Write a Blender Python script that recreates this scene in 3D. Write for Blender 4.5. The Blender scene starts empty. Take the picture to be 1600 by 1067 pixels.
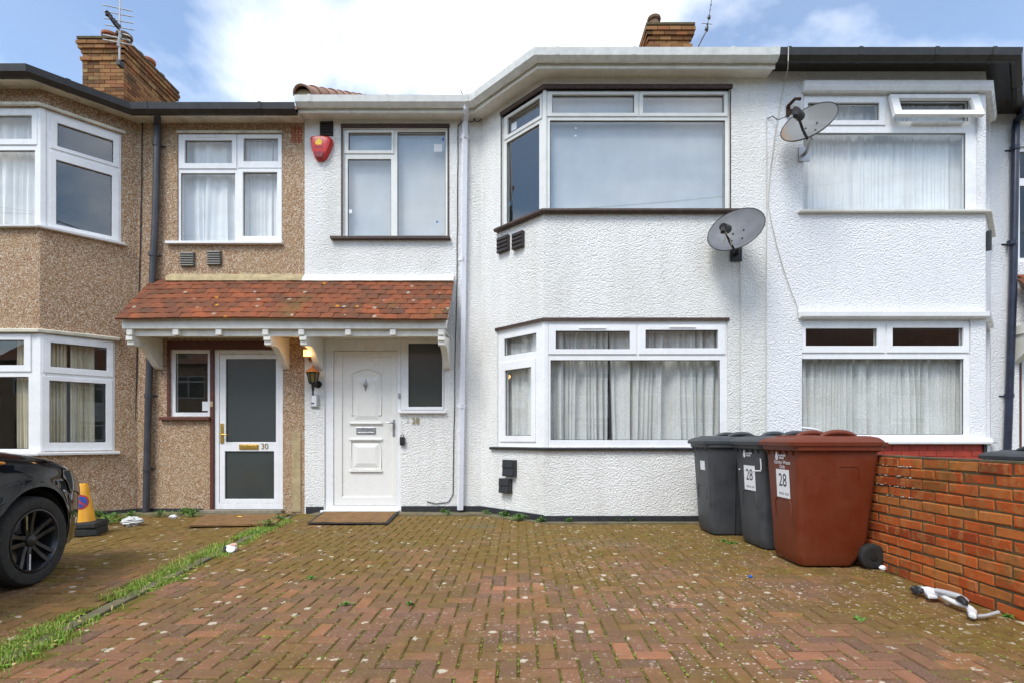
import bpy, bmesh, math, random
from mathutils import Vector, Matrix, noise as mnoise
random.seed(7)
R = math.radians
S = bpy.context.scene
COL = S.collection

# ---------------------------------------------------------------- camera
CAMH, CX, CY, FPX = 1.05, 810.0, 684.0, 800.0      # eye height; vanishing point and focal length in photo pixels
cam = bpy.data.cameras.new('camera')
cam.sensor_width = 36.0
cam.lens = 18.0
cam.shift_x = -(CX - 800.0) / 1600.0
cam.shift_y = (CY - 533.5) / 1600.0
cam.clip_start, cam.clip_end = 0.05, 2000
cam_o = bpy.data.objects.new('camera', cam)
COL.objects.link(cam_o)
cam_o.location = (0, 0, CAMH)
cam_o.rotation_euler = (R(90), 0, 0)
S.camera = cam_o

# ---------------------------------------------------------------- sky, sun, exposure
SUN_EL, SUN_AZ = R(53), R(212)          # azimuth measured clockwise from +Y: behind the camera, to the left
world = bpy.data.worlds.new('World')
S.world = world
world.use_nodes = True
wn = world.node_tree
wn.nodes.clear()
def wnode(t, **kw):
    n = wn.nodes.new(t)
    for k, v in kw.items(): setattr(n, k, v)
    return n
def wmath(op, a, b=None):
    n = wnode('ShaderNodeMath', operation=op)
    for i, v in enumerate((a, b)):
        if v is None: continue
        if isinstance(v, (int, float)): n.inputs[i].default_value = v
        else: wn.links.new(v, n.inputs[i])
    return n.outputs[0]
sky = wnode('ShaderNodeTexSky', sky_type='NISHITA')
sky.sun_disc = False
sky.sun_elevation = SUN_EL
sky.sun_rotation = SUN_AZ
sky.air_density = 1.0; sky.dust_density = 0.6; sky.ozone_density = 1.3
tc = wnode('ShaderNodeTexCoord')
sep = wnode('ShaderNodeSeparateXYZ')
wn.links.new(tc.outputs['Generated'], sep.inputs[0])
zz = wmath('ADD', wmath('ABSOLUTE', sep.outputs[2]), 0.22)
comb = wnode('ShaderNodeCombineXYZ')
wn.links.new(wmath('DIVIDE', sep.outputs[0], zz), comb.inputs[0])
wn.links.new(wmath('DIVIDE', sep.outputs[1], zz), comb.inputs[1])
comb.inputs[2].default_value = 106.12
cl = wnode('ShaderNodeTexNoise')
cl.inputs['Scale'].default_value = 1.25
cl.inputs['Detail'].default_value = 9
cl.inputs['Roughness'].default_value = 0.52
cl.inputs['Distortion'].default_value = 0.35
wn.links.new(comb.outputs[0], cl.inputs['Vector'])
cr = wnode('ShaderNodeValToRGB')
cr.color_ramp.elements[0].position, cr.color_ramp.elements[1].position = 0.45, 0.68
cr.color_ramp.elements[0].color = (0.12, 0.12, 0.12, 1)
wn.links.new(cl.outputs['Fac'], cr.inputs[0])
cl2 = wnode('ShaderNodeTexNoise')
cl2.inputs['Scale'].default_value = 2.3; cl2.inputs['Detail'].default_value = 6
wn.links.new(comb.outputs[0], cl2.inputs['Vector'])
cr2 = wnode('ShaderNodeValToRGB')
cr2.color_ramp.elements[0].position, cr2.color_ramp.elements[1].position = 0.35, 0.65
cr2.color_ramp.elements[0].color = (9.5, 9.8, 10.3, 1)
cr2.color_ramp.elements[1].color = (13.0, 13.0, 13.1, 1)
wn.links.new(cl2.outputs['Fac'], cr2.inputs[0])
tint = wnode('ShaderNodeMix', data_type='RGBA', blend_type='MULTIPLY')
tint.inputs[0].default_value = 1.0
wn.links.new(sky.outputs[0], tint.inputs[6])
tint.inputs[7].default_value = (0.70, 1.05, 1.26, 1)
mx = wnode('ShaderNodeMix', data_type='RGBA')
wn.links.new(cr.outputs[0], mx.inputs[0])
wn.links.new(tint.outputs[2], mx.inputs[6])
wn.links.new(cr2.outputs[0], mx.inputs[7])
bg = wnode('ShaderNodeBackground')
bg.inputs[1].default_value = 0.1
wn.links.new(mx.outputs[2], bg.inputs[0])
wo = wnode('ShaderNodeOutputWorld')
wn.links.new(bg.outputs[0], wo.inputs[0])

sun = bpy.data.lights.new('sun', 'SUN')
sun.energy = 1.7
sun.angle = R(24)
sun.color = (1.0, 0.965, 0.91)
sun_o = bpy.data.objects.new('sun', sun)
COL.objects.link(sun_o)
sd = Vector((math.sin(SUN_AZ) * math.cos(SUN_EL), math.cos(SUN_AZ) * math.cos(SUN_EL), math.sin(SUN_EL)))
sun_o.rotation_euler = sd.to_track_quat('Z', 'Y').to_euler()
sun_o.location = (-5, -8, 12)

S.view_settings.view_transform = 'Standard'
S.view_settings.look = 'None'
S.view_settings.exposure = 0.87
S.view_settings.gamma = 1.0
S.cycles.max_bounces = 8
S.cycles.transparent_max_bounces = 16
S.cycles.sample_clamp_indirect = 6

# ---------------------------------------------------------------- material helpers
class NT:
    def __init__(self, name):
        self.m = bpy.data.materials.new(name)
        self.m.use_nodes = True
        self.t = self.m.node_tree
        self.b = self.t.nodes['Principled BSDF']
        self.out = self.t.nodes['Material Output']
    def n(self, typ, **kw):
        x = self.t.nodes.new(typ)
        for k, v in kw.items(): setattr(x, k, v)
        return x
    def put(self, sock, v):
        if v is None: return
        if isinstance(v, bpy.types.NodeSocket): self.t.links.new(v, sock)
        elif isinstance(v, (tuple, list)) and len(v) == 3 and sock.type == 'RGBA': sock.default_value = (*v, 1)
        else: sock.default_value = v
    def pos(self): return self.n('ShaderNodeNewGeometry').outputs['Position']
    def obj(self): return self.n('ShaderNodeTexCoord').outputs['Object']
    def map(self, vec, scale=(1, 1, 1), loc=(0, 0, 0), rot=(0, 0, 0)):
        x = self.n('ShaderNodeMapping')
        self.put(x.inputs['Vector'], vec)
        x.inputs['Scale'].default_value = scale
        x.inputs['Location'].default_value = loc
        x.inputs['Rotation'].default_value = rot
        return x.outputs[0]
    def noise(self, vec, scale, detail=4, rough=0.55, dist=0.0):
        x = self.n('ShaderNodeTexNoise')
        self.put(x.inputs['Vector'], vec)
        x.inputs['Scale'].default_value = scale
        x.inputs['Detail'].default_value = detail
        x.inputs['Roughness'].default_value = rough
        x.inputs['Distortion'].default_value = dist
        return x.outputs['Fac']
    def vor(self, vec, scale, feature='F1', rnd=1.0):
        x = self.n('ShaderNodeTexVoronoi', feature=feature)
        self.put(x.inputs['Vector'], vec)
        x.inputs['Scale'].default_value = scale
        x.inputs['Randomness'].default_value = rnd
        return x
    def ramp(self, fac, stops, interp='LINEAR'):
        x = self.n('ShaderNodeValToRGB')
        x.color_ramp.interpolation = interp
        e = x.color_ramp.elements
        while len(e) < len(stops): e.new(0.5)
        for k, (p, c) in enumerate(stops):
            e[k].position = p
            if isinstance(c, (int, float)): c = (c, c, c)
            e[k].color = (*c, 1)
        self.put(x.inputs[0], fac)
        return x.outputs[0]
    def mix(self, f, a, b, blend='MIX'):
        x = self.n('ShaderNodeMix', data_type='RGBA', blend_type=blend)
        self.put(x.inputs[0], f); self.put(x.inputs[6], a); self.put(x.inputs[7], b)
        return x.outputs[2]
    def math(self, op, a, b=None, c=None):
        x = self.n('ShaderNodeMath', operation=op)
        for i, v in enumerate((a, b, c)):
            if v is not None: self.put(x.inputs[i], v)
        return x.outputs[0]
    def sep(self, vec):
        x = self.n('ShaderNodeSeparateXYZ')
        self.put(x.inputs[0], vec)
        return x.outputs
    def rand(self):
        a = self.n('ShaderNodeObjectInfo').outputs['Random']
        b = self.n('ShaderNodeNewGeometry').outputs['Random Per Island']
        return self.math('FRACT', self.math('ADD', a, b))
    def bump(self, h, strength=0.5, dist=0.01, prev=None):
        x = self.n('ShaderNodeBump')
        x.inputs['Strength'].default_value = strength
        x.inputs['Distance'].default_value = dist
        self.put(x.inputs['Height'], h)
        if prev is not None: self.t.links.new(prev, x.inputs['Normal'])
        return x.outputs[0]
    def set(self, color=None, rough=None, metal=None, normal=None, spec=None, **kw):
        b = self.b.inputs
        self.put(b['Base Color'], color)
        self.put(b['Roughness'], rough)
        self.put(b['Metallic'], metal)
        self.put(b['Specular IOR Level'], spec)
        if normal is not None: self.t.links.new(normal, b['Normal'])
        for k, v in kw.items(): self.put(b[k.replace('_', ' ')], v)
        return self.m

def plain(name, c, rough=0.5, metal=0.0, vary=0.12, scale=6.0, bump=0.0, bscale=60, spec=None):
    """a solid colour with a little uneven wear and relief"""
    t = NT(name)
    p = t.pos()
    n = t.noise(p, scale, 6, 0.65)
    lo = tuple(x * (1 - vary) for x in c); hi = tuple(min(1, x * (1 + vary)) for x in c)
    col = t.ramp(n, [(0.3, lo), (0.7, hi)])
    nm = t.bump(t.noise(p, bscale, 4), bump, 0.004) if bump else None
    rr = t.ramp(t.noise(p, scale * 2.3, 3), [(0.3, max(0.02, rough * 0.8)), (0.7, min(1, rough * 1.2))])
    return t.set(col, rr, metal, nm, spec)

MT = {}
def build_materials():
    # roughcast, white masonry paint, weathered
    def roughcast(name, base, dirt, amount):
        t = NT(name); p = t.pos(); s = t.sep(p)
        st = t.noise(t.map(p, (1.6, 1.6, 0.35)), 1.3, 7, 0.65)
        sp = t.noise(p, 9, 5, 0.7)
        f = t.math('MULTIPLY', t.ramp(st, [(0.42, 0.0), (0.78, 1.0)]), t.ramp(sp, [(0.3, 0.25), (0.7, 1.0)]))
        f = t.math('MULTIPLY', f, amount * 1.5)
        run = t.math('MULTIPLY', t.ramp(t.noise(t.map(p, (1, 1, 0.05)), 9, 4, 0.6), [(0.50, 0.0), (0.72, 1.0)]), t.ramp(t.noise(p, 0.9, 4, 0.6), [(0.46, 0.0), (0.62, 1.0)]))
        col0 = t.mix(t.math('MULTIPLY', run, 0.22), base, dirt)
        v = t.vor(t.map(p, (1, 1, 1.25)), 54, 'SMOOTH_F1')
        col = t.mix(f, col0, dirt)
        pits = t.ramp(t.noise(p, 30, 3, 0.6), [(0.60, 0.0), (0.70, 1.0)])
        h = t.math('ADD', t.math('MULTIPLY', v.outputs['Distance'], -0.9), t.math('MULTIPLY', t.noise(p, 40, 5, 0.62, 0.8), 1.3))
        pit_shade = t.ramp(t.noise(p, 47, 3, 0.6), [(0.30, 1.0), (0.37, 0.0)])
        col = t.mix(t.math('MULTIPLY', pit_shade, 0.5), col, tuple(x * 0.45 for x in dirt))  # dark specks: shade of small pits put into the colour
        return t.set(col, 0.85, 0, t.bump(h, 0.76, 0.020), 0.25)
    MT['white_wall'] = roughcast('white roughcast', (0.87, 0.863, 0.83), (0.50, 0.48, 0.40), 0.42)
    MT['white_wall2'] = roughcast('bluish white roughcast', (0.86, 0.862, 0.875), (0.62, 0.61, 0.56), 0.18)
    # pebbledash
    t = NT('pebbledash'); p = t.pos()
    v = t.vor(p, 92); g = t.sep(v.outputs['Color'])[0]
    col = t.ramp(g, [(0.0, (0.162, 0.080, 0.045)), (0.18, (0.316, 0.167, 0.093)), (0.45, (0.479, 0.288, 0.170)), (0.7, (0.594, 0.408, 0.259)), (0.88, (0.747, 0.615, 0.465)), (1, (0.784, 0.781, 0.679))])
    edge = t.ramp(v.outputs['Distance'], [(0.35, 0.0), (0.75, 1.0)])
    col = t.mix(t.math('MULTIPLY', edge, 0.75), col, (0.249, 0.158, 0.085))
    big = t.noise(p, 1.6, 6, 0.6)
    col = t.mix(t.ramp(big, [(0.45, 0.0), (0.75, 0.3)]), col, (0.402, 0.279, 0.117))
    MT['pebble'] = t.set(col, 0.8, 0, t.bump(t.math('MULTIPLY', v.outputs['Distance'], -1.0), 0.6, 0.012), 0.3)
    # plain painted / plastic / metal things
    MT['upvc'] = plain('white plastic frame', (0.82, 0.82, 0.82), 0.28, vary=0.05, scale=3.5)
    MT['old_frame'] = plain('weathered white frame', (0.74, 0.74, 0.70), 0.4, vary=0.08)
    MT['door_white'] = plain('cream white door', (0.80, 0.79, 0.74), 0.3, vary=0.02)
    MT['cream'] = plain('cream painted board', (0.64, 0.60, 0.49), 0.5, vary=0.28, scale=5)
    MT['white_board'] = plain('white painted board', (0.76, 0.74, 0.67), 0.5, vary=0.12, scale=7)
    MT['gutter_white'] = plain('stained white plastic gutter', (0.72, 0.72, 0.68), 0.4, vary=0.16, scale=8)
    MT['pipe_white'] = plain('white plastic pipe', (0.80, 0.80, 0.85), 0.3, vary=0.03)
    MT['gutter_black'] = plain('black plastic gutter', (0.030, 0.026, 0.024), 0.4, vary=0.4, scale=9)
    MT['pipe_grey'] = plain('dark grey pipe', (0.055, 0.055, 0.062), 0.45, vary=0.35)
    MT['pipe_blue'] = plain('blue black pipe', (0.020, 0.026, 0.048), 0.35, vary=0.4)
    MT['brown_wood'] = plain('dark brown timber', (0.060, 0.034, 0.024), 0.55, vary=0.45, scale=14, bump=0.3)
    MT['red_wood'] = plain('red brown timber', (0.105, 0.030, 0.018), 0.5, vary=0.3, scale=14, bump=0.2)
    MT['tar'] = plain('black bitumen paint', (0.024, 0.024, 0.027), 0.6, vary=0.5, scale=18, bump=0.5)
    MT['red_paint'] = plain('red masonry paint', (0.34, 0.040, 0.020), 0.6, vary=0.2, scale=9, bump=0.4)
    MT['vent_brown'] = plain('brown vent plastic', (0.030, 0.022, 0.020), 0.5, vary=0.3)
    MT['vent_grey'] = plain('grey vent metal', (0.11, 0.105, 0.09), 0.5, vary=0.25)
    MT['terracotta'] = plain('terracotta', (0.36, 0.085, 0.030), 0.75, vary=0.3, scale=20, bump=0.4)
    MT['pot'] = plain('clay chimney pot', (0.34, 0.115, 0.050), 0.8, vary=0.45, scale=5, bump=0.4)
    MT['pot_dark'] = plain('sooty clay chimney pot', (0.15, 0.085, 0.05), 0.85, vary=0.5, scale=7, bump=0.4)
    MT['concrete'] = plain('weathered concrete', (0.23, 0.20, 0.145), 0.9, vary=0.35, scale=11, bump=0.5)
    MT['mortar'] = plain('mortar', (0.085, 0.062, 0.026), 0.95, vary=0.4, scale=13, bump=0.7, bscale=90)
    MT['mortar_pale'] = plain('sandy mortar fillet', (0.40, 0.31, 0.17), 0.9, vary=0.3, scale=10, bump=0.5)
    MT['brass'] = plain('brass', (0.66, 0.42, 0.09), 0.32, 0.85, 0.15)
    MT['dull_brass'] = plain('dull brass', (0.40, 0.32, 0.17), 0.45, 0.6, 0.2)
    MT['chrome'] = plain('satin metal', (0.45, 0.45, 0.47), 0.3, 0.8, 0.1)
    MT['copper'] = plain('copper paint', (0.40, 0.16, 0.055), 0.45, 0.4, 0.25)
    MT['iron'] = plain('black iron', (0.018, 0.017, 0.016), 0.45, 0.2, 0.3)
    MT['rust'] = plain('rusty steel', (0.055, 0.025, 0.015), 0.8, 0.3, 0.5, 40, 0.5)
    MT['steel'] = plain('galvanised steel', (0.42, 0.42, 0.42), 0.4, 0.7, 0.15)
    MT['cable_black'] = plain('black cable', (0.025, 0.022, 0.02), 0.5)
    MT['cable_white'] = plain('grimy white cable', (0.52, 0.50, 0.42), 0.5)
    MT['cable_grey'] = plain('painted over cable', (0.55, 0.54, 0.49), 0.6)
    MT['interior'] = plain('interior plaster', (0.30, 0.29, 0.27), 0.9)
    MT['interior_white'] = plain('pale interior plaster', (0.55, 0.56, 0.57), 0.9, vary=0.04)
    MT['paper'] = plain('white paper', (0.80, 0.80, 0.82), 0.6, vary=0.02)
    MT['ink'] = plain('dark grey print', (0.045, 0.045, 0.05), 0.6)
    MT['ink_grey'] = plain('grey print', (0.28, 0.28, 0.30), 0.6)
    MT['blue'] = plain('blue plastic', (0.03, 0.12, 0.42), 0.4)
    MT['rubber'] = plain('black rubber', (0.018, 0.018, 0.017), 0.75, vary=0.4, scale=25, bump=0.3)
    MT['alarm_red'] = plain('red alarm plastic', (0.55, 0.022, 0.018), 0.3, vary=0.08)
    MT['alarm_dark'] = plain('dark red alarm plastic', (0.22, 0.012, 0.014), 0.3, vary=0.08)
    MT['yellow'] = plain('yellow print', (0.85, 0.55, 0.02), 0.4, vary=0.05)
    MT['cone_yellow'] = plain('yellow cone plastic', (0.80, 0.36, 0.012), 0.4, vary=0.14, scale=10)
    MT['sign_red'] = plain('red sign print', (0.50, 0.03, 0.03), 0.4)
    MT['sign_blue'] = plain('blue sign print', (0.03, 0.07, 0.33), 0.4)
    MT['white_plastic'] = plain('white plastic tube', (0.74, 0.74, 0.74), 0.35, vary=0.08)
    MT['grey_plastic'] = plain('grey plastic tube', (0.42, 0.42, 0.43), 0.4, vary=0.1)
    MT['dark_plastic'] = plain('black plastic', (0.020, 0.020, 0.021), 0.4)
    MT['pink'] = plain('pale pink card', (0.62, 0.34, 0.28), 0.6)
    # wheelie bins: faded moulded plastic
    def binmat(name, c, fade):
        t = NT(name); p = t.obj()
        n = t.noise(p, 5, 6, 0.65); n2 = t.noise(t.map(p, (14, 14, 1.2)), 3, 4)
        col = t.mix(t.ramp(n, [(0.35, 0.0), (0.75, 0.55)]), c, fade)
        col = t.mix(t.ramp(t.noise(t.map(p, (3, 3, 1)), 18, 6, 0.75, 1.5), [(0.62, 0.0), (0.72, 0.5)]), col, tuple(min(1, x * 1.7 + .02) for x in c))
        col = t.mix(t.ramp(n2, [(0.5, 0.0), (0.8, 0.3)]), col, tuple(x * 0.55 for x in c))
        return t.set(col, t.ramp(n, [(0.3, 0.38), (0.7, 0.58)]), 0, t.bump(t.noise(p, 260, 2), 0.25, 0.002), 0.4)
    MT['bin_brown'] = binmat('brown bin plastic', (0.135, 0.023, 0.007), (0.192, 0.051, 0.018))
    MT['bin_grey'] = binmat('slate grey bin plastic', (0.042, 0.045, 0.050), (0.10, 0.105, 0.11))
    # clay roof tiles
    t = NT('clay roof tile'); p = t.pos(); r = t.rand()
    col = t.ramp(r, [(0, (0.155, 0.049, 0.021)), (0.35, (0.218, 0.064, 0.025)), (0.75, (0.260, 0.072, 0.026)), (0.95, (0.311, 0.082, 0.028)), (1, (0.109, 0.045, 0.028))])
    n = t.noise(t.map(p, (1, 1.6, 1.6)), 3.0, 7, 0.68)
    col = t.mix(t.ramp(n, [(0.44, 0.0), (0.66, 0.8)]), col, (0.097, 0.049, 0.026))
    col = t.mix(t.ramp(t.noise(p, 14, 5, 0.7), [(0.5, 0.0), (0.75, 0.5)]), col, (0.071, 0.045, 0.028))
    col = t.mix(t.ramp(t.noise(p, 2.3, 5), [(0.60, 0.0), (0.72, 0.6)]), col, (0.126, 0.102, 0.026))
    sp = t.vor(p, 7.5); spr = t.sep(sp.outputs['Color'])[1]
    spot = t.math('MULTIPLY', t.ramp(t.math('ADD', sp.outputs['Distance'], t.math('MULTIPLY', t.noise(p, 45, 3), 0.3)), [(0.30, 1.0), (0.38, 0.0)]), t.ramp(spr, [(0.62, 0.0), (0.64, 1.0)]))
    col = t.mix(spot, col, t.ramp(t.sep(sp.outputs['Color'])[2], [(0.6, (0.521, 0.213, 0.013)), (0.65, (0.353, 0.295, 0.229))]))
    MT['tile'] = t.set(col, 0.75, 0, t.bump(t.noise(p, 70, 4), 0.6, 0.005), 0.3)
    t = NT('pale clay tile'); p = t.pos()
    col = t.ramp(t.noise(p, 6, 6, 0.7), [(0.3, (0.22, 0.10, 0.06)), (0.6, (0.42, 0.26, 0.18)), (0.8, (0.30, 0.25, 0.16))])
    MT['tile_pale'] = t.set(col, 0.85, 0, t.bump(t.noise(p, 50, 4), 0.5, 0.005))
    # wall bricks
    t = NT('orange brick'); p = t.pos(); o = t.obj(); r = t.rand()
    col = t.ramp(r, [(0, (0.277, 0.047, 0.013)), (0.25, (0.380, 0.072, 0.015)), (0.5, (0.472, 0.102, 0.020)), (0.75, (0.410, 0.090, 0.020)), (0.93, (0.431, 0.131, 0.028)), (1, (0.389, 0.155, 0.036))])
    band = t.noise(t.map(p, (0.2, 17, 9.0)), 1.0, 3, 0.55, 0.4)
    col = t.mix(t.ramp(band, [(0.50, 0.0), (0.56, 0.65)]), col, (0.389, 0.155, 0.049))
    col = t.mix(t.ramp(t.noise(p, 2.6, 6, 0.65), [(0.55, 0.0), (0.75, 0.8)]), col, (0.154, 0.073, 0.020))
    col = t.mix(t.ramp(t.noise(p, 4.2, 7, 0.72), [(0.50, 0.0), (0.70, 0.75)]), col, (0.123, 0.058, 0.021))
    col = t.mix(t.ramp(t.noise(p, 2.1, 6, 0.7), [(0.55, 0.0), (0.68, 0.65)]), col, (0.190, 0.121, 0.024))
    col = t.mix(t.ramp(t.noise(p, 60, 3, 0.6), [(0.66, 0.0), (0.72, 0.7)]), col, (0.062, 0.029, 0.013))
    MT['brick'] = t.set(col, 0.85, 0, t.bump(t.noise(p, 55, 5, 0.65), 0.6, 0.006), 0.25)
    t = NT('stock brick'); p = t.pos(); r = t.rand()
    col = t.ramp(r, [(0, (0.110, 0.059, 0.029)), (0.3, (0.234, 0.113, 0.046)), (0.6, (0.307, 0.168, 0.071)), (0.85, (0.263, 0.106, 0.050)), (1, (0.292, 0.212, 0.091))])
    col = t.mix(t.ramp(t.noise(p, 2.6, 6, 0.7), [(0.5, 0.0), (0.72, 0.75)]), col, (0.080, 0.066, 0.042))
    MT['brick_stock'] = t.set(col, 0.9, 0, t.bump(t.noise(p, 45, 4), 0.6, 0.006), 0.2)
    # block pavers: red clay, moss, lichen
    def paving(name, joint):
        t = NT(name); p = t.pos(); s = t.sep(p)
        if joint:
            col = t.ramp(t.noise(p, 22, 5, 0.65), [(0.28, (0.055, 0.047, 0.014)), (0.48, (0.115, 0.105, 0.020)), (0.68, (0.19, 0.20, 0.026))])
        else:
            r = t.rand()
            col = t.ramp(r, [(0, (0.143, 0.078, 0.054)), (0.3, (0.196, 0.095, 0.061)), (0.6, (0.249, 0.112, 0.066)), (0.85, (0.307, 0.131, 0.072)), (0.96, (0.382, 0.150, 0.076)), (1, (0.445, 0.175, 0.084))])
            col = t.mix(t.ramp(t.noise(p, 7, 6, 0.7), [(0.42, 0.0), (0.8, 0.6)]), col, (0.122, 0.076, 0.048))
            col = t.mix(t.ramp(t.noise(p, 190, 2, 0.6), [(0.50, 0.0), (0.66, 0.75)]), col, (0.360, 0.209, 0.132))
            col = t.mix(t.ramp(t.noise(p, 260, 2, 0.6), [(0.56, 0.0), (0.68, 0.7)]), col, (0.074, 0.044, 0.030))
        # moss film: patchy, thicker towards the house and along both edges
        edge = t.n('ShaderNodeMapRange'); edge.inputs[1].default_value = 3.1; edge.inputs[2].default_value = 5.6
        t.put(edge.inputs[0], s[1])
        sx = t.n('ShaderNodeMapRange'); sx.inputs[1].default_value = 1.7; sx.inputs[2].default_value = 2.9
        t.put(sx.inputs[0], s[0])
        sl = t.n('ShaderNodeMapRange'); sl.inputs[1].default_value = -1.7; sl.inputs[2].default_value = -3.3
        t.put(sl.inputs[0], s[0])
        where = t.math('MAXIMUM', edge.outputs[0], t.math('MAXIMUM', t.math('MULTIPLY', sx.outputs[0], 0.8), t.math('MULTIPLY', sl.outputs[0], 0.45)))
        patch = t.noise(p, 1.5, 7, 0.62, 0.3)
        mo = t.math('MULTIPLY', t.ramp(t.math('ADD', patch, t.math('MULTIPLY', where, 0.26)), [(0.40, 0.08), (0.70, 1.0)]), 0.85)
        mcol = t.ramp(t.noise(p, 11, 6, 0.7), [(0.3, (0.105, 0.062, 0.012)), (0.5, (0.165, 0.101, 0.017)), (0.66, (0.185, 0.136, 0.019)), (0.8, (0.140, 0.136, 0.017))])
        col = t.mix(mo, col, mcol)
        slime = t.ramp(t.noise(p, 1.1, 5, 0.6), [(0.58, 0.0), (0.68, 0.5)])
        col = t.mix(t.math('MULTIPLY', slime, edge.outputs[0]), col, (0.13, 0.135, 0.085))
        if not joint:
            # white lichen rosettes of two sizes, uneven edges
            wob = t.math('MULTIPLY', t.noise(p, 55, 3, 0.6), 0.42)
            for sc, th, lo, colr in ((8.5, 0.42, 0.60, (0.58, 0.51, 0.38)), (20, 0.46, 0.68, (0.54, 0.45, 0.34)), (46, 0.50, 0.60, (0.52, 0.42, 0.34))):
                v = t.vor(p, sc); c = t.sep(v.outputs['Color'])
                dens = t.math('MULTIPLY', t.ramp(t.noise(p, 1.35, 4, 0.5), [(0.36, 0.0), (0.56, 1.0)]), t.ramp(t.math('MULTIPLY', t.math('ADD', s[0], 2.0), 0.25), [(0.25, 0.35), (0.7, 1.0)])) if sc > 10 else 1.0
                m = t.math('MULTIPLY', t.ramp(t.math('ADD', v.outputs['Distance'], wob), [(th - 0.05, 1.0), (th, 0.0)]), t.ramp(c[1], [(lo, 0.0), (lo + 0.03, 1.0)]))
                m = t.math('MULTIPLY', m, dens)
                col = t.mix(t.math('MULTIPLY', m, 0.85), col, colr)
        h = t.math('ADD', t.noise(p, 120, 4, 0.7), t.math('MULTIPLY', t.noise(p, 22, 4), 0.8))
        return t.set(col, 0.8, 0, t.bump(h, 0.7 if not joint else 1.0, 0.006), 0.25)
    MT['paver'] = paving('mossy clay paver', False)
    MT['joint'] = paving('mossy sand joint', True)
    MT['moss'] = plain('yellow green moss', (0.185, 0.205, 0.026), 0.95, vary=0.65, scale=30, bump=0.6, bscale=300)
    t = NT('grass blade'); r = t.rand()
    MT['grass'] = t.set(t.ramp(r, [(0, (0.112, 0.232, 0.019)), (0.5, (0.198, 0.354, 0.033)), (0.78, (0.330, 0.390, 0.056)), (0.9, (0.555, 0.438, 0.144)), (1, (0.687, 0.523, 0.211))]), 0.6)
    t = NT('weed leaf'); r = t.rand()
    MT['weed'] = t.set(t.ramp(r, [(0, (0.055, 0.14, 0.018)), (0.6, (0.10, 0.23, 0.03)), (1, (0.18, 0.29, 0.045))]), 0.55)
    MT['soil'] = plain('mossy soil', (0.075, 0.062, 0.022), 0.95, vary=0.5, scale=16, bump=0.9)
    MT['asphalt'] = plain('asphalt', (0.055, 0.055, 0.057), 0.9, vary=0.2, bump=0.4)
    MT['slab'] = plain('grey paving', (0.15, 0.125, 0.07), 0.9, vary=0.4, scale=4, bump=0.5)
    t = NT('coir mat'); p = t.pos()
    MT['coir'] = t.set(t.ramp(t.noise(p, 9, 7, 0.75), [(0.3, (0.13, 0.068, 0.024)), (0.7, (0.33, 0.17, 0.055))]), 0.95, 0, t.bump(t.noise(p, 400, 2), 0.9, 0.006))
    # glass: one thin pane, clear, double-glazing strength reflection
    def glass(name, tint, refl, rough=0.0, solid=0.0, solidc=(0.5, 0.5, 0.5)):
        t = NT(name)
        t.t.nodes.remove(t.b)
        tr = t.n('ShaderNodeBsdfTransparent'); tr.inputs[0].default_value = (*tint, 1)
        gl = t.n('ShaderNodeBsdfGlossy'); gl.inputs['Roughness'].default_value = rough
        gl.inputs[0].default_value = (1.0, 0.97, 0.92, 1)
        fr = t.n('ShaderNodeFresnel'); fr.inputs[0].default_value = refl
        base = tr.outputs[0]
        if solid:
            df = t.n('ShaderNodeBsdfDiffuse'); df.inputs[0].default_value = (*solidc, 1)
            m0 = t.n('ShaderNodeMixShader'); m0.inputs[0].default_value = solid
            t.t.links.new(base, m0.inputs[1]); t.t.links.new(df.outputs[0], m0.inputs[2]); base = m0.outputs[0]
        ms = t.n('ShaderNodeMixShader')
        back = t.n('ShaderNodeNewGeometry').outputs['Backfacing']          # the far skin of the pane only lets light through
        clear = t.n('ShaderNodeBsdfTransparent')
        m9 = t.n('ShaderNodeMixShader')
        t.t.links.new(back, m9.inputs[0])
        fac = t.math('MULTIPLY', fr.outputs[0], t.math('SUBTRACT', 1.0, back))
        if not solid:
            t.t.links.new(base, m9.inputs[1]); t.t.links.new(clear.outputs[0], m9.inputs[2]); base = m9.outputs[0]
        t.t.links.new(fac, ms.inputs[0]); t.t.links.new(base, ms.inputs[1]); t.t.links.new(gl.outputs[0], ms.inputs[2])
        t.t.links.new(ms.outputs[0], t.out.inputs[0])
        return t.m
    MT['glass'] = glass('window glass', (0.97, 0.98, 0.975), 1.8)
    MT['glass_sky'] = glass('coated window glass', (0.95, 0.97, 0.97), 2.3)
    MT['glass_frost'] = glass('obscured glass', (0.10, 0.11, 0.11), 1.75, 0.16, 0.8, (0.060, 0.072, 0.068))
    MT['glass_amber'] = glass('amber lantern glass', (0.45, 0.34, 0.12), 1.5, 0.1, 0.6, (0.30, 0.22, 0.07))
    # curtains
    def cloth(name, c, thin, lace=0.0):
        t = NT(name); p = t.obj()
        t.t.nodes.remove(t.b)
        df = t.n('ShaderNodeBsdfDiffuse'); tl = t.n('ShaderNodeBsdfTranslucent'); tr = t.n('ShaderNodeBsdfTransparent')
        col = t.ramp(t.noise(p, 3, 4), [(0.3, tuple(x * 0.85 for x in c)), (0.7, c)])
        for x in (df, tl): t.t.links.new(col, x.inputs[0])
        m1 = t.n('ShaderNodeMixShader'); m1.inputs[0].default_value = 0.08
        t.t.links.new(df.outputs[0], m1.inputs[1]); t.t.links.new(tl.outputs[0], m1.inputs[2])
        m2 = t.n('ShaderNodeMixShader')
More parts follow.
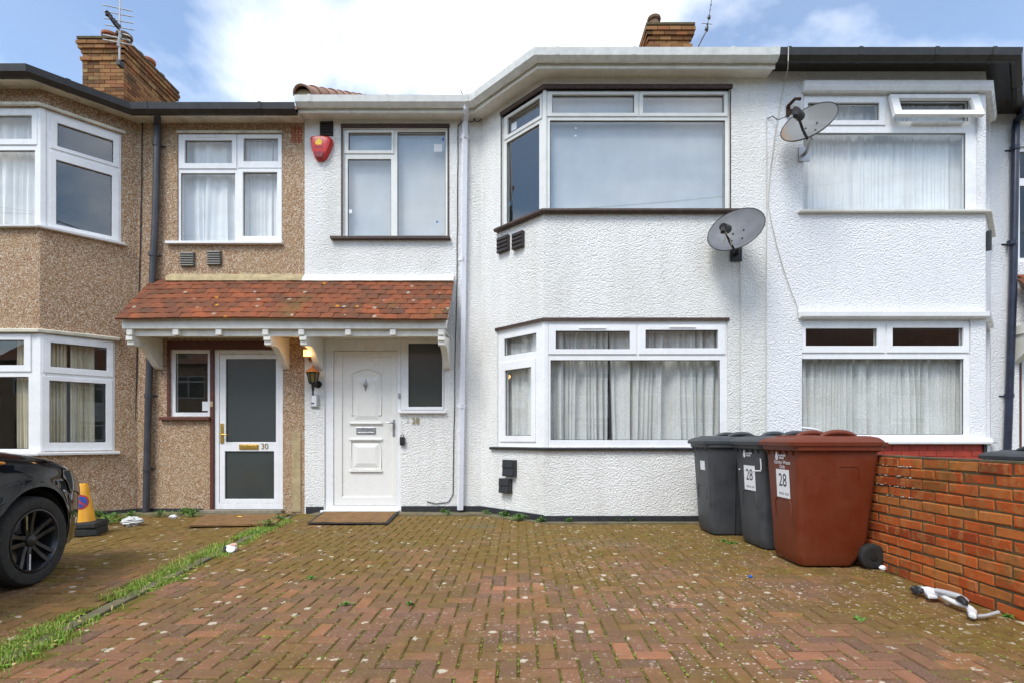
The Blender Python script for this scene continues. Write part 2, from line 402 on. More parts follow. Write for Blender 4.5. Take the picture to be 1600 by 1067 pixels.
        if lace:
            v = t.vor(t.map(p, (1, 1, 0.7)), 75, 'DISTANCE_TO_EDGE')
            w = t.noise(p, 60, 3)
            f = t.ramp(t.math('ADD', v.outputs['Distance'], t.math('MULTIPLY', w, 0.12)), [(0.06, 0.08), (0.30, lace)])
            t.t.links.new(f, m2.inputs[0])
        else: m2.inputs[0].default_value = thin
        t.t.links.new(m1.outputs[0], m2.inputs[1]); t.t.links.new(tr.outputs[0], m2.inputs[2])
        t.t.links.new(m2.outputs[0], t.out.inputs[0])
        return t.m
    MT['lace'] = cloth('white lace net', (0.92, 0.93, 0.90), 0.3, 0.36)
    MT['net'] = cloth('white net', (0.94, 0.95, 0.95), 0.03)
    MT['cream_cloth'] = cloth('cream curtain cloth', (0.72, 0.66, 0.50), 0.0)
    MT['infill'] = cloth('pale grey sheeting', (0.60, 0.62, 0.64), 0.02)  # for sheets added behind panes to mimic reflected sky
    # car
    t = NT('black car paint')
    MT['car_paint'] = t.set((0.004, 0.0045, 0.007), 0.35, 0.0, None, 0.0, Coat_Weight=1.0, Coat_Roughness=0.015, Coat_IOR=1.45)
    MT['car_glass'] = t2 = NT('dark car glass').set((0.006, 0.008, 0.009), 0.03, 0, None, 0.6)
    MT['alloy'] = plain('dark alloy wheel', (0.045, 0.045, 0.05), 0.3, 0.75, 0.2)
    MT['alloy_cut'] = plain('machined alloy', (0.36, 0.36, 0.40), 0.25, 0.9, 0.1)
    MT['lens'] = NT('headlamp lens').set((0.05, 0.055, 0.06), 0.04, 0, None, 0.8)
    MT['lamp_amber'] = NT('amber lamp').set((0.5, 0.18, 0.02), 0.2)
    t = NT('lit halogen lens')
    MT['lit'] = t.set((0.9, 0.6, 0.3), 0.4, Emission_Color=(1.0, 0.46, 0.13), Emission_Strength=1.6)
    # dish meshes
    t = NT('grey dish mesh'); p = t.obj()
    MT['dish'] = t.set(t.ramp(t.noise(p, 5, 5), [(0.3, (0.10, 0.105, 0.115)), (0.7, (0.165, 0.17, 0.18))]), 0.55)
    t = NT('perforated dish mesh'); p = t.obj()
    x = t.sep(p)[0]
    mr = t.n('ShaderNodeMapRange'); mr.inputs[1].default_value = -0.12; mr.inputs[2].default_value = -0.27
    t.put(mr.inputs[0], t.math('ADD', x, t.math('MULTIPLY', t.noise(p, 9, 4), 0.12)))
    c = t.mix(t.math('MULTIPLY', mr.outputs[0], 0.8), (0.21, 0.215, 0.21), (0.40, 0.19, 0.05))
    t.set(c, 0.6)
    t.b.inputs['Alpha'].default_value = 0.72
    MT['dish_mesh'] = t.m
build_materials()

# ---------------------------------------------------------------- geometry helpers
class Fr:
    """a vertical wall plane: u runs along the wall, z up, d towards the street"""
    def __init__(self, o, u):
        self.o = Vector((o[0], o[1], 0)); self.u = Vector((u[0], u[1], 0)).normalized()
        self.n = Vector((self.u.y, -self.u.x, 0))
    def w(self, u, z, d=0.0):
        p = self.o + self.u * u + self.n * d
        return (p.x, p.y, z)
    def t(self, px, d=0.0):
        r = Vector(((px - CX) / FPX, 1, 0))
        return (d + self.o.dot(self.n)) / r.dot(self.n)          # depth Y where the sight line meets the plane
    def pu(self, px, d=0.0):
        y = self.t(px, d)
        return (Vector(((px - CX) / FPX * y, y, 0)) - self.o).dot(self.u)
    def pz(self, px, py, d=0.0): return CAMH + (CY - py) / FPX * self.t(px, d)
    def rect(self, x0, y0, x1, y1, d=0.0):
        xm = (x0 + x1) / 2
        return (self.pu(x0, d), self.pu(x1, d), self.pz(xm, y1, d), self.pz(xm, y0, d))

class MB:
    def __init__(self): self.v = []; self.f = []
    def add(self, vs, fs):
        k = len(self.v); self.v += [tuple(p) for p in vs]; self.f += [tuple(i + k for i in f) for f in fs]; return self
    def plate(self, F, u0, u1, z0, z1, holes=(), d0=0.0, d1=0.05):
        us = sorted({round(x, 5) for x in [u0, u1] + [h[0] for h in holes] + [h[1] for h in holes] if u0 - 1e-6 <= x <= u1 + 1e-6} | {round(u0, 5), round(u1, 5)})
        zs = sorted({round(x, 5) for x in [z0, z1] + [h[2] for h in holes] + [h[3] for h in holes] if z0 - 1e-6 <= x <= z1 + 1e-6})
        nu, nz = len(us) - 1, len(zs) - 1
        def solid(i, j):
            if i < 0 or j < 0 or i >= nu or j >= nz: return False
            a, b = (us[i] + us[i + 1]) / 2, (zs[j] + zs[j + 1]) / 2
            return not any(h[0] < a < h[1] and h[2] < b < h[3] for h in holes)
        idx = {}
        vs, fs = [], []
        def V(i, j, s):
            if (i, j, s) not in idx:
                idx[(i, j, s)] = len(vs); vs.append(F.w(us[i], zs[j], d1 if s else d0))
            return idx[(i, j, s)]
        for i in range(nu):
            for j in range(nz):
                if not solid(i, j): continue
                fs.append((V(i, j, 1), V(i + 1, j, 1), V(i + 1, j + 1, 1), V(i, j + 1, 1)))
                fs.append((V(i, j, 0), V(i, j + 1, 0), V(i + 1, j + 1, 0), V(i + 1, j, 0)))
                if not solid(i - 1, j): fs.append((V(i, j, 0), V(i, j, 1), V(i, j + 1, 1), V(i, j + 1, 0)))
                if not solid(i + 1, j): fs.append((V(i + 1, j, 1), V(i + 1, j, 0), V(i + 1, j + 1, 0), V(i + 1, j + 1, 1)))
                if not solid(i, j - 1): fs.append((V(i, j, 0), V(i + 1, j, 0), V(i + 1, j, 1), V(i, j, 1)))
                if not solid(i, j + 1): fs.append((V(i, j + 1, 1), V(i + 1, j + 1, 1), V(i + 1, j + 1, 0), V(i, j + 1, 0)))
        return self.add(vs, fs)
    def box(self, F, u0, u1, z0, z1, d0, d1): return self.plate(F, u0, u1, z0, z1, (), d0, d1)
    def cube(self, x0, x1, y0, y1, z0, z1):
        vs = [(x, y, z) for x in (x0, x1) for y in (y0, y1) for z in (z0, z1)]
        return self.add(vs, [(0, 1, 3, 2), (4, 6, 7, 5), (0, 4, 5, 1), (2, 3, 7, 6), (0, 2, 6, 4), (1, 5, 7, 3)])
    def prism(self, pts, vec, cap=True):
        """closed 3-D outline swept along vec"""
        n = len(pts); q = [tuple(Vector(p) + Vector(vec)) for p in pts]
        fs = [(i, (i + 1) % n, n + (i + 1) % n, n + i) for i in range(n)]
        if cap: fs += [tuple(range(n))[::-1], tuple(range(n, 2 * n))]
        return self.add(list(pts) + q, fs)
    def tube(self, path, r, seg=8, cap=True, squash=None):
        path = [Vector(p) for p in path]; n = len(path)
        rs = r if isinstance(r, (list, tuple)) else [r] * n
        vs, fs = [], []
        prev = None
        for i, p in enumerate(path):
            d = (path[min(i + 1, n - 1)] - path[max(i - 1, 0)]).normalized()
            if prev is None:
                a = Vector((0, 0, 1)) if abs(d.z) < 0.9 else Vector((1, 0, 0))
                s = d.cross(a).normalized()
            else: s = (prev - d * prev.dot(d)).normalized()
            prev = s; c = d.cross(s)
            for k in range(seg):
                t = 2 * math.pi * k / seg
                vs.append(p + (s * math.cos(t) + c * math.sin(t) * (squash or 1)) * rs[i])
        for i in range(n - 1):
            for k in range(seg):
                a, b = i * seg + k, i * seg + (k + 1) % seg
                fs.append((a, b, b + seg, a + seg))
        if cap: fs += [tuple(range(seg))[::-1], tuple(range((n - 1) * seg, n * seg))]
        return self.add(vs, fs)
    def lathe(self, prof, o=(0, 0, 0), ax=(0, 0, 1), seg=24, cap=True):
        """prof: (radius, height) pairs turned about ax through o"""
        z = Vector(ax).normalized(); x = z.orthogonal().normalized(); y = z.cross(x); o = Vector(o)
        vs = [o + z * h + (x * math.cos(2 * math.pi * k / seg) + y * math.sin(2 * math.pi * k / seg)) * r for r, h in prof for k in range(seg)]
        fs = []
        for i in range(len(prof) - 1):
            for k in range(seg):
                a, b = i * seg + k, i * seg + (k + 1) % seg
                fs.append((a, b, b + seg, a + seg))
        if cap: fs += [tuple(range(seg))[::-1], tuple(range((len(prof) - 1) * seg, len(prof) * seg))]
        return self.add(vs, fs)
    def loft(self, rings, closed=True, caps=True):
        n = len(rings[0]); vs = [p for r in rings for p in r]; fs = []
        for i in range(len(rings) - 1):
            for k in range(n if closed else n - 1):
                a, b = i * n + k, i * n + (k + 1) % n
                fs.append((a, b, b + n, a + n))
        if caps: fs += [tuple(range(n))[::-1], tuple(range((len(rings) - 1) * n, len(rings) * n))]
        return self.add(vs, fs)
    def ball(self, c, r, seg=10, rings=6, jit=0.0, rnd=random):
        rx, ry, rz = r if isinstance(r, (tuple, list)) else (r, r, r)
        vs, fs = [(c[0], c[1], c[2] - rz)], []
        for i in range(1, rings):
            a = math.pi * i / rings
            for k in range(seg):
                b = 2 * math.pi * k / seg; j = 1 + rnd.uniform(-jit, jit)
                vs.append((c[0] + rx * math.sin(a) * math.cos(b) * j, c[1] + ry * math.sin(a) * math.sin(b) * j, c[2] - rz * math.cos(a) * j))
        vs.append((c[0], c[1], c[2] + rz)); top = len(vs) - 1
        for k in range(seg): fs.append((0, 1 + (k + 1) % seg, 1 + k))
        for i in range(rings - 2):
            for k in range(seg):
                a, b = 1 + i * seg + k, 1 + i * seg + (k + 1) % seg
                fs.append((a, b, b + seg, a + seg))
        o = 1 + (rings - 2) * seg
        for k in range(seg): fs.append((o + k, o + (k + 1) % seg, top))
        return self.add(vs, fs)
    def mesh(self, name, mat, org=(0, 0, 0), smooth=None):
        me = bpy.data.meshes.new(name)
        o = Vector(org)
        me.from_pydata([tuple(Vector(p) - o) for p in self.v], [], self.f)
        me.materials.append(MT[mat] if isinstance(mat, str) else mat)
        bm = bmesh.new(); bm.from_mesh(me)
        bmesh.ops.recalc_face_normals(bm, faces=bm.faces)
        bm.to_mesh(me); bm.free()
        if smooth:
            me.polygons.foreach_set('use_smooth', [True] * len(me.polygons))
            me.set_sharp_from_angle(angle=R(smooth))
        return me

def org_of(parent):
    o = Vector((0, 0, 0))
    while parent is not None: o += parent.location; parent = parent.parent
    return o
def ob(name, mb, mat, parent=None, smooth=None, bevel=0.0, label=None, org=None, seg=2):
    """ONE mesh object; world-space shapes are stored relative to the thing they belong to"""
    g = org_of(parent) if parent is not None else Vector(org or (0, 0, 0))
    o = bpy.data.objects.new(name, mb.mesh(name, mat, g, smooth))
    COL.objects.link(o)
    if parent is not None: o.parent = parent
    else: o.location = g
    if bevel:
        m = o.modifiers.new('bevel', 'BEVEL'); m.width = bevel; m.segments = seg; m.limit_method = 'ANGLE'; m.angle_limit = R(40)
    if label: o['label'] = label
    return o
def tag(o, label=None, cat=None, group=None, kind=None):
    for k, v in (('label', label), ('category', cat), ('group', group), ('kind', kind)):
        if v: o[k] = v
    return o
def thing(name, label, cat, loc=(0, 0, 0), rz=0.0, group=None):
    o = bpy.data.objects.new(name, None); COL.objects.link(o)
    o.empty_display_size = 0.2
    o.location = loc; o.rotation_euler = (0, 0, rz)
    return tag(o, label, cat, group)
def copy_tree(o, parent=None):
    c = o.copy(); COL.objects.link(c)
    if parent is not None: c.parent = parent
    for ch in list(o.children): copy_tree(ch, c)
    return c
def text(name, body, size, M, mat, parent, ext=0.001, align='CENTER', sx=1.0, shear=0.0):
    cu = bpy.data.curves.new(name, 'FONT'); cu.body = body; cu.size = size; cu.extrude = ext
    cu.align_x = align; cu.align_y = 'CENTER'; cu.shear = shear
    tmp = bpy.data.objects.new(name, cu); COL.objects.link(tmp)
    me = bpy.data.meshes.new_from_object(tmp.evaluated_get(bpy.context.evaluated_depsgraph_get()))
    bpy.data.objects.remove(tmp); bpy.data.curves.remove(cu)
    g = org_of(parent)
    for v in me.vertices: v.co = (M @ Vector((v.co.x * sx, v.co.y, v.co.z))) - g
    me.name = name; me.materials.clear(); me.materials.append(MT[mat])
    o = bpy.data.objects.new(name, me); COL.objects.link(o); o.parent = parent
    return o
def facing(F, u, z, d):
    """matrix that lays x,y of a flat drawing onto a wall plane"""
    p = F.w(u, z, d)
    return Matrix(((F.u.x, 0, F.n.x, p[0]), (F.u.y, 0, F.n.y, p[1]), (0, 1, 0, p[2]), (0, 0, 0, 1)))
def arc(F, pts, d): return [F.w(u, z, d) for u, z in pts]

# ---------------------------------------------------------------- the wall planes of the terrace
YM, YB = 7.30, 6.45                      # main wall, bay fronts
q = math.sqrt(0.5)
FM = Fr((0, YM), (1, 0))                 # main wall: u = world X
FB = Fr((0, YB), (1, 0))                 # bay fronts of the two white houses
XA = 0.3225                              # left corner of the white double bay
FS = Fr((XA - (YM - YB), YM), (q, -q))   # its 45 degree left cheek
LS = (YM - YB) / q
XC = FB.pu(1540)                         # right corner of the double bay
FT = Fr((XC, YB), (q, q))                # its right cheek
XP = FB.pu(1198)                         # party line between 28 and 26
YL = 6.58
FL = Fr((0, YL), (1, 0))                 # bay front of the pebbledashed house
XL = -6.15
FLS = Fr((XL, YL), (q, q)); LLS = (YM - YL) / q
XS = FM.pu(476)                          # party line between 30 and 28
XR = FM.pu(1588)                         # party line between 26 and 24
TOPW = 5.665

h30 = thing('terraced_house', 'brown pebbledashed terraced house with a half glazed white door numbered 30', 'house', (-5.5, 8.5, 0), group='terraced houses in the row')
h28 = thing('terraced_house', 'white roughcast terraced house with a plain white door and white gutter, above the wheelie bins', 'house', (0, 8.5, 0), group='terraced houses in the row')
h26 = thing('terraced_house', 'white terraced house with black gutter and one top window tilted open', 'house', (5, 8.5, 0), group='terraced houses in the row')
h24 = thing('terraced_house', 'sliver of a white terraced house beyond the blue black downpipe', 'house', (9, 8.5, 0), group='terraced houses in the row')

def ring(r, m):  # grow (+) or shrink (-) a rectangle
    return (r[0] - m, r[1] + m, r[2] - m, r[3] + m)

def window(house, F, outer, panes, sashes=(), mat='upvc', glass='glass', d=-0.03, vents=(), depth=0.06, sash_mat=None, proud=0.014):
    """house > window (fixed frame) > sash, pane, trickle_vent"""
    mb = MB().plate(F, *outer, holes=panes, d0=d - depth, d1=d)
    w = ob('window', mb, mat, house, bevel=0.004)
    for s in sashes:
        inside = [p for p in panes if s[0] < (p[0] + p[1]) / 2 < s[1] and s[2] < (p[2] + p[3]) / 2 < s[3]]
        ob('sash', MB().plate(F, *s, holes=inside, d0=d - 0.01, d1=d + proud), sash_mat or mat, w, bevel=0.004)
    for k, p in enumerate(panes):
        g = glass[k] if isinstance(glass, (list, tuple)) else glass
        ob('pane', MB().box(F, *ring(p, 0.006), d - 0.032, d - 0.024), g, w)
        # black rubber gasket round the glass
        ob('gasket', MB().plate(F, *ring(p, 0.002), holes=[ring(p, -0.007)], d0=d - 0.022, d1=d - 0.016), 'dark_plastic', w)
    for v in vents:
        ob('trickle_vent', MB().box(F, *v, d + proud - 0.002, d + proud + 0.012), mat, w, bevel=0.003)
    return w

def curtain(F, u0, u1, z0, z1, d, mat, label, waves=9, amp=0.03, seed=1, cat='curtain', name='curtain', flare=0.0, group=None):
    rnd = random.Random(seed)
    nu, nz = max(40, int(waves * 12)), 10
    ph = [rnd.uniform(0, 6.28) for _ in range(6)]
    vs, fs = [], []
    for j in range(nz + 1):
        t = j / nz
        for i in range(nu + 1):
            s = i / nu
            a = 2 * math.pi * waves * (s + 0.022 * math.sin(2 * math.pi * s * 2.3 + ph[0]) + 0.012 * math.sin(2 * math.pi * 5.1 * s + ph[1]))
            fold = amp * (math.sin(a + 0.35 * math.sin(3 * t + ph[2])) * (0.55 + 0.45 * math.sin(2 * math.pi * 3.1 * s + ph[3])) + 0.35 * math.sin(2.3 * a + ph[4]))
            uu = u0 + (u1 - u0) * s + flare * (1 - t) * math.sin(2 * math.pi * s * 1.5 + ph[5]) * 0.08
            vs.append(F.w(uu, z0 + (z1 - z0) * t, d + fold * (1.1 - 0.35 * t)))
    for j in range(nz):
        for i in range(nu):
            a = j * (nu + 1) + i
            fs.append((a, a + 1, a + nu + 2, a + nu + 1))
    o = ob(name, MB().add(vs, fs), mat, None, smooth=60, org=F.w((u0 + u1) / 2, z0, d))
    return tag(o, label, cat, group)

# ================================================================= GROUND
def lineX(y): return -2.46 - 0.14 * (y - 2.43)        # the grassy strip between the two drives
gr = ob('ground', MB().add([(-400, -400, -0.03), (400, -400, -0.03), (400, 400, -0.03), (-400, 400, -0.03)], [(0, 1, 2, 3)]), 'soil')
tag(gr, kind='structure')
rd = ob('road', MB().add([(-120, -11.5, -0.022), (120, -11.5, -0.022), (120, -5.2, -0.022), (-120, -5.2, -0.022)], [(0, 1, 2, 3)]), 'asphalt')
tag(rd, kind='structure')
pv = ob('pavement', MB().cube(-120, 120, -5.2, -2.4, -0.02, 0.0), 'slab'); tag(pv, kind='structure')
kb = ob('kerb', MB().cube(-120, 120, -5.34, -5.2, -0.02, 0.004), 'concrete', bevel=0.015); tag(kb, kind='structure')

PW = 0.094
def house_front(x):                                   # where the drive meets the concrete along the houses
    if x < XA - (YM - YB): return YM - 0.30
    if x < XA: return YM - 0.30 - (x - XA + (YM - YB)) * 0.62
    return YB - 0.12
def inside(x, y, which):
    if y < 1.55 or y > house_front(x) - 0.05: return False
    L = lineX(y)
    if which == 28: return L + 0.13 < x < 2.90
    return -8.8 < x < L - 0.15
rnd = random.Random(11)
def paver_mesh(name, n):
    out = []
    for k in range(n):
        a, b = PW - 0.0050, PW / 2 - 0.0055
        ch = 0.005
        j = lambda s: rnd.uniform(-s, s)
        mb = MB()
        lo = [(-a, -b, -0.045), (a, -b, -0.045), (a, b, -0.045), (-a, b, -0.045)]
        md = [(x + j(.002), y + j(.002), -0.006) for x, y, _ in lo]
        tp = [(x * (1 - ch / a) + j(.002), y * (1 - ch / b) + j(.0015), j(.0012)) for x, y, _ in lo]
        mb.add(lo + md + tp, [(0, 1, 5, 4), (1, 2, 6, 5), (2, 3, 7, 6), (3, 0, 4, 7), (4, 5, 9, 8), (5, 6, 10, 9), (6, 7, 11, 10), (7, 4, 8, 11), (8, 9, 10, 11)])
        out.append(mb.mesh(name, 'paver'))
    return out
pm = paver_mesh('paver', 6)
def sag(x, y):                                        # the paving has settled a little
    return 0.010 * mnoise.noise(Vector((x * 0.9, y * 0.9, 3.1))) - 0.004
for which, lab in ((28, 'drive'), (30, 'drive')):
    cells = []
    for i in range(-100, 40):
        for j in range(12, 80):
            k = (i - j) % 4
            if k == 0: c = ((i + 1) * PW, (j + 0.5) * PW, 0)
            elif k == 3: c = ((i + 0.5) * PW, (j + 1) * PW, 1)
            else: continue
            if inside(c[0], c[1], which): cells.append(c)
    def seen(c):
        px, py = CX + FPX * c[0] / c[1], CY + FPX * CAMH / c[1]
        return -30 < px < 1630 and py < 1085
    near = sorted([c for c in cells if seen(c) and not (which == 30 and c[0] < -3.6)], key=lambda c: c[0] ** 2 + c[1] ** 2)[:298]
    ns = set(near)
    # bed of mossy sand
    mb = MB()
    if which == 28:
        ys = [1.4 + 0.1 * t for t in range(int((7.25 - 1.4) / 0.1) + 1)]
        nx = 60; x0f, x1f = (lambda y: lineX(y) + 0.06), (lambda y: 2.92)
    else:
        ys = [1.4 + 0.1 * t for t in range(int((7.25 - 1.4) / 0.1) + 1)]
        nx = 60; x0f, x1f = (lambda y: -9.0), (lambda y: lineX(y) - 0.08)
    vs = []
    for y in ys:
        for t in range(nx + 1):
            x = x0f(y) + (x1f(y) - x0f(y)) * t / nx
            vs.append((x, y, -0.0090 + sag(x, y) + 0.004 * mnoise.noise(Vector((x * 9, y * 9, 0)))))
    fs = [(a * (nx + 1) + b, a * (nx + 1) + b + 1, (a + 1) * (nx + 1) + b + 1, (a + 1) * (nx + 1) + b) for a in range(len(ys) - 1) for b in range(nx)]
    drive = ob('driveway', MB().add(vs, fs), 'joint', smooth=50)
    tag(drive, kind='structure')
    drive['label'] = 'red herringbone block paved drive in front of number 28' if which == 28 else 'red herringbone block paved drive under the black car'
    rest = MB()
    for c in cells:
        z = sag(c[0], c[1]) + rnd.uniform(-0.002, 0.002)
        tx, ty = rnd.gauss(0, 0.008), rnd.gauss(0, 0.008)
        rz = (math.pi / 2 if c[2] else 0) + rnd.gauss(0, 0.009)
        me = rnd.choice(pm)
        if c in ns:
            o = bpy.data.objects.new('paver', me); COL.objects.link(o); o.parent = drive
            o.location = (c[0], c[1], z); o.rotation_euler = (tx, ty, rz)
        else:
            M = Matrix.Translation((c[0], c[1], z)) @ Matrix.Rotation(rz, 4, 'Z') @ Matrix.Rotation(ty, 4, 'Y') @ Matrix.Rotation(tx, 4, 'X')
            rest.add([tuple(M @ v.co) for v in me.vertices], [tuple(p.vertices) for p in me.polygons])
    o = ob('paver_field', rest, 'paver', drive); o['kind'] = 'stuff'

# moss cushions in the joints
mb = MB(); rnd = random.Random(5)
for k in range(8000):
    y = 1.9 + 4.2 * rnd.random() ** 1.5; x = rnd.uniform(-1.05 * y, min(2.85, 1.02 * y))
    if abs(x - lineX(y)) < 0.16 or y > house_front(x) - 0.1: continue
    if mnoise.noise(Vector((x * 0.8, y * 0.8, 9))) < rnd.uniform(-0.45, 0.35): continue
    # snap to a joint of the herringbone
    i, j = math.floor(x / PW), math.floor(y / PW)
    kk = (i - j) % 4
    if kk == 0: e = rnd.choice(('L', 'B', 'T'))
    elif kk == 1: e = rnd.choice(('Rr', 'B', 'T'))
    elif kk == 3: e = rnd.choice(('L', 'Rr', 'B'))
    else: e = rnd.choice(('L', 'Rr', 'T'))
    fx, fy = rnd.random(), rnd.random()
    if e == 'L': fx = 0
    if e == 'Rr': fx = 1
    if e == 'B': fy = 0
    if e == 'T': fy = 1
    if e in 'BT' and rnd.random() < 0.6: continue
    x, y = (i + fx) * PW, (j + fy) * PW
    s = rnd.uniform(0.003, 0.0085) * (1.5 if rnd.random() < 0.07 else 1)
    ex = rnd.uniform(1.0, 3.2)
    for _ in range(3):                                   # a ragged cushion of three little lumps
        w_ = rnd.uniform(-1, 1) * s * ex; x_, y_ = (x + w_, y + rnd.uniform(-.3, .3) * s) if e in 'BT' else (x + rnd.uniform(-.3, .3) * s, y + w_)
        k_ = rnd.uniform(.45, 1.0)
        mb.ball((x_, y_, sag(x, y) - 0.004), (s * k_ * rnd.uniform(.8, 1.3), s * k_ * rnd.uniform(.8, 1.3), s * k_ * .55), 6, 4, 0.35, rnd)
o = ob('moss', mb, 'moss', smooth=80); tag(o, 'yellow green moss growing in the joints of the paving', kind='stuff')

# concrete margin along the houses and the strip between the drives
mb = MB()
for x0, x1 in ((-9, -3.36), (-2.88, XA - 0.86)): 
    n = int((x1 - x0) / 0.6)
    for k in range(n):
        a, b = x0 + (x1 - x0) * k / n, x0 + (x1 - x0) * (k + 1) / n
        mb.cube(a + 0.004, b - 0.004, YM - 0.29, YM, -0.03, rnd.uniform(-0.002, 0.006))
mb.add([(XA - 0.86, YM - 0.29, 0.004), (XA, YB - 0.13, 0.004), (2.92, YB - 0.13, 0.004), (2.92, YB + 0.02, 0.004), (XA, YB + 0.02, 0.004), (XA - 0.86, YM, 0.004),
        (XA - 0.86, YM - 0.29, -0.03), (XA, YB - 0.13, -0.03), (2.92, YB - 0.13, -0.03)], [(0, 1, 4, 5), (1, 2, 3, 4), (6, 7, 1, 0), (7, 8, 2, 1)])
o = ob('path', mb, 'slab'); tag(o, kind='structure')
mb = MB(); y = 1.5
while y < 6.9:
    a, b = y, y + 0.9
    for s in (-0.02,):
        pts = [(lineX(a) + s - 0.03, a + 0.006, -0.03), (lineX(a) + s + 0.055, a + 0.006, -0.03), (lineX(b) + s + 0.055, b - 0.006, -0.03), (lineX(b) + s - 0.03, b - 0.006, -0.03)]
        mb.prism(pts, (0, 0, 0.024 + rnd.uniform(-0.003, 0.003)))
    y += 0.9
o = ob('edging_kerb', mb, 'slab', bevel=0.006); tag(o, 'grey concrete edging between the two drives', kind='structure')

def blades(mb, x, y, n, spread, h, rnd, z=0.0, lean=0.9, wid=0.0021):
    for _ in range(n):
        bx, by = x + rnd.gauss(0, spread), y + rnd.gauss(0, spread)
        a = rnd.uniform(0, 6.283); hh = h * rnd.uniform(0.45, 1.2); l = hh * rnd.uniform(0.1, lean) * 1.3
        dx, dy = math.cos(a), math.sin(a); w = wid * rnd.uniform(0.6, 1.3)
        mb.add([(bx - dy * w, by + dx * w, z - 0.01), (bx + dy * w, by - dx * w, z - 0.01), (bx + dx * l * .4 + dy * w * .7, by + dy * l * .4 - dx * w * .7, z + hh * .6),
                (bx + dx * l * .4 - dy * w * .7, by + dy * l * .4 + dx * w * .7, z + hh * .6), (bx + dx * l, by + dy * l, z + hh * .85)], [(0, 1, 2, 3), (3, 2, 4)])
mb = MB(); rnd = random.Random(23)
for k in range(950):
    y = rnd.uniform(1.9, 6.75)
    dens = 0.5 + 0.9 * mnoise.noise(Vector((y * 1.7, 0, 4.4)))
    if rnd.random() > dens: continue
    side = -0.085 if rnd.random() < 0.72 else 0.075
    blades(mb, lineX(y) + side + rnd.gauss(0, 0.04), y, rnd.randint(12, 30), 0.026, rnd.uniform(0.010, 0.030), rnd)
for y, h in ((4.15, 0.055), (4.25, 0.06), (4.05, 0.045), (4.7, 0.04), (4.5, 0.045), (5.1, 0.035), (3.4, 0.03)):
    blades(mb, lineX(y) - 0.09, y, 70, 0.05, h, rnd, lean=1.1)
for k in range(900):                                  # moss and rosettes between the blades
    y = rnd.uniform(1.9, 6.7)
    if mnoise.noise(Vector((y * 1.7, 0, 4.4))) < -0.15: continue
    x = lineX(y) + (-.075 if rnd.random() < .7 else .07) + rnd.gauss(0, .035); r_ = rnd.uniform(.004, .010)
    mb.ball((x, y, -.002), (r_ * rnd.uniform(.8, 1.6), r_ * rnd.uniform(.8, 1.6), r_ * .5), 6, 4, .4, rnd)
o = ob('grass_strip', mb, 'grass'); tag(o, 'ragged line of grass growing between the two drives', kind='stuff')
mb = MB()
def weed(mb, x, y, n, s, h, rnd):
    for _ in range(n):
        a = rnd.uniform(0, 6.283); r = abs(rnd.gauss(0, s)); z = rnd.uniform(0.0, h) * (1 - min(1, r / (2.2 * s)) * 0.6)
        cx, cy = x + math.cos(a) * r, y + math.sin(a) * r * 0.7
        b = rnd.uniform(0, 6.283); l = rnd.uniform(0.010, 0.026); w = l * 0.45; t = rnd.uniform(-0.2, 0.9)
        d = Vector((math.cos(b), math.sin(b), t)).normalized(); sd = Vector((-d.y, d.x, 0)) * w
        c = Vector((cx, cy, z + 0.004))
        mb.add([c - d * l, c + sd, c + d * l, c - sd], [(0, 1, 2, 3)])
rnd = random.Random(8)
for px, py, s, n in ((150, 806, .10, 260), (180, 812, .12, 300), (165, 818, .14, 300), (205, 806, .07, 160), (250, 806, .08, 170), (292, 802, .09, 340), (300, 806, .06, 160), (420, 822, .10, 200), (400, 832, .10, 160), (435, 812, .06, 120),
                     (790, 806, .07, 170), (812, 812, .09, 260), (760, 803, .05, 70), (700, 803, .05, 60), (890, 815, .03, 40), (960, 814, .04, 50), (988, 814, .05, 70), (700, 792, .03, 60), (845, 815, .05, 100), (1130, 845, .03, 50), (1145, 848, .03, 60),
                     (1340, 967, .014, 26), (1575, 963, .014, 24), (540, 944, .016, 26), (640, 944, .010, 18), (486, 903, .02, 30)):
    y = FPX * CAMH / (py - CY); x = (px - CX) / FPX * y
    y = min(y, YM - 0.05 if x < XA - .85 else 9)
    weed(mb, x, y, n, s, 0.05 + s * 0.4 if py < 830 else 0.010, rnd)
o = ob('weeds', mb, 'weed'); tag(o, 'low green weeds rooted along the foot of the houses', kind='stuff')

# ================================================================= HOUSES
def offs(path, d):
    """the wall line moved d towards the street, mitred at the corners"""
    out = []
    P = [Vector((x, y)) for x, y in path]
    for i, p in enumerate(P):
        ns = []
        if i > 0: t = (P[i] - P[i - 1]).normalized(); ns.append(Vector((t.y, -t.x)))
        if i < len(P) - 1: t = (P[i + 1] - P[i]).normalized(); ns.append(Vector((t.y, -t.x)))
        if len(ns) == 1: out.append(p + ns[0] * d)
        else:
            b = (ns[0] + ns[1]).normalized()
            out.append(p + b * (d / b.dot(ns[0])))
    return out
def sweep(path, prof, cap=True):
    cols = [offs(path, d) for d, z in prof]
    rings = [[(cols[k][i].x, cols[k][i].y, prof[k][1]) for k in range(len(prof))] for i in range(len(path))]
    return MB().loft(rings, True, cap)
W30 = [(-9.6, YL), (XL, YL), (XL + YM - YL, YM), (XS, YM)]
W28 = [(XS, YM), (XA - (YM - YB), YM), (XA, YB), (XP, YB)]
W26 = [(XP, YB), (XC, YB), (XC + YM - YB, YM), (XR, YM)]
W24 = [(XR, YM), (13.0, YM)]
FASCIA = [(-0.03, 5.575), (0.185, 5.575), (0.185, 5.60), (0.20, 5.60), (0.20, 5.585), (0.222, 5.585), (0.222, 5.71), (-0.03, 5.71)]
FASCIA = [(-0.03, 5.575), (0.19, 5.575), (0.19, 5.545), (0.215, 5.545), (0.215, 5.70), (-0.03, 5.70)]
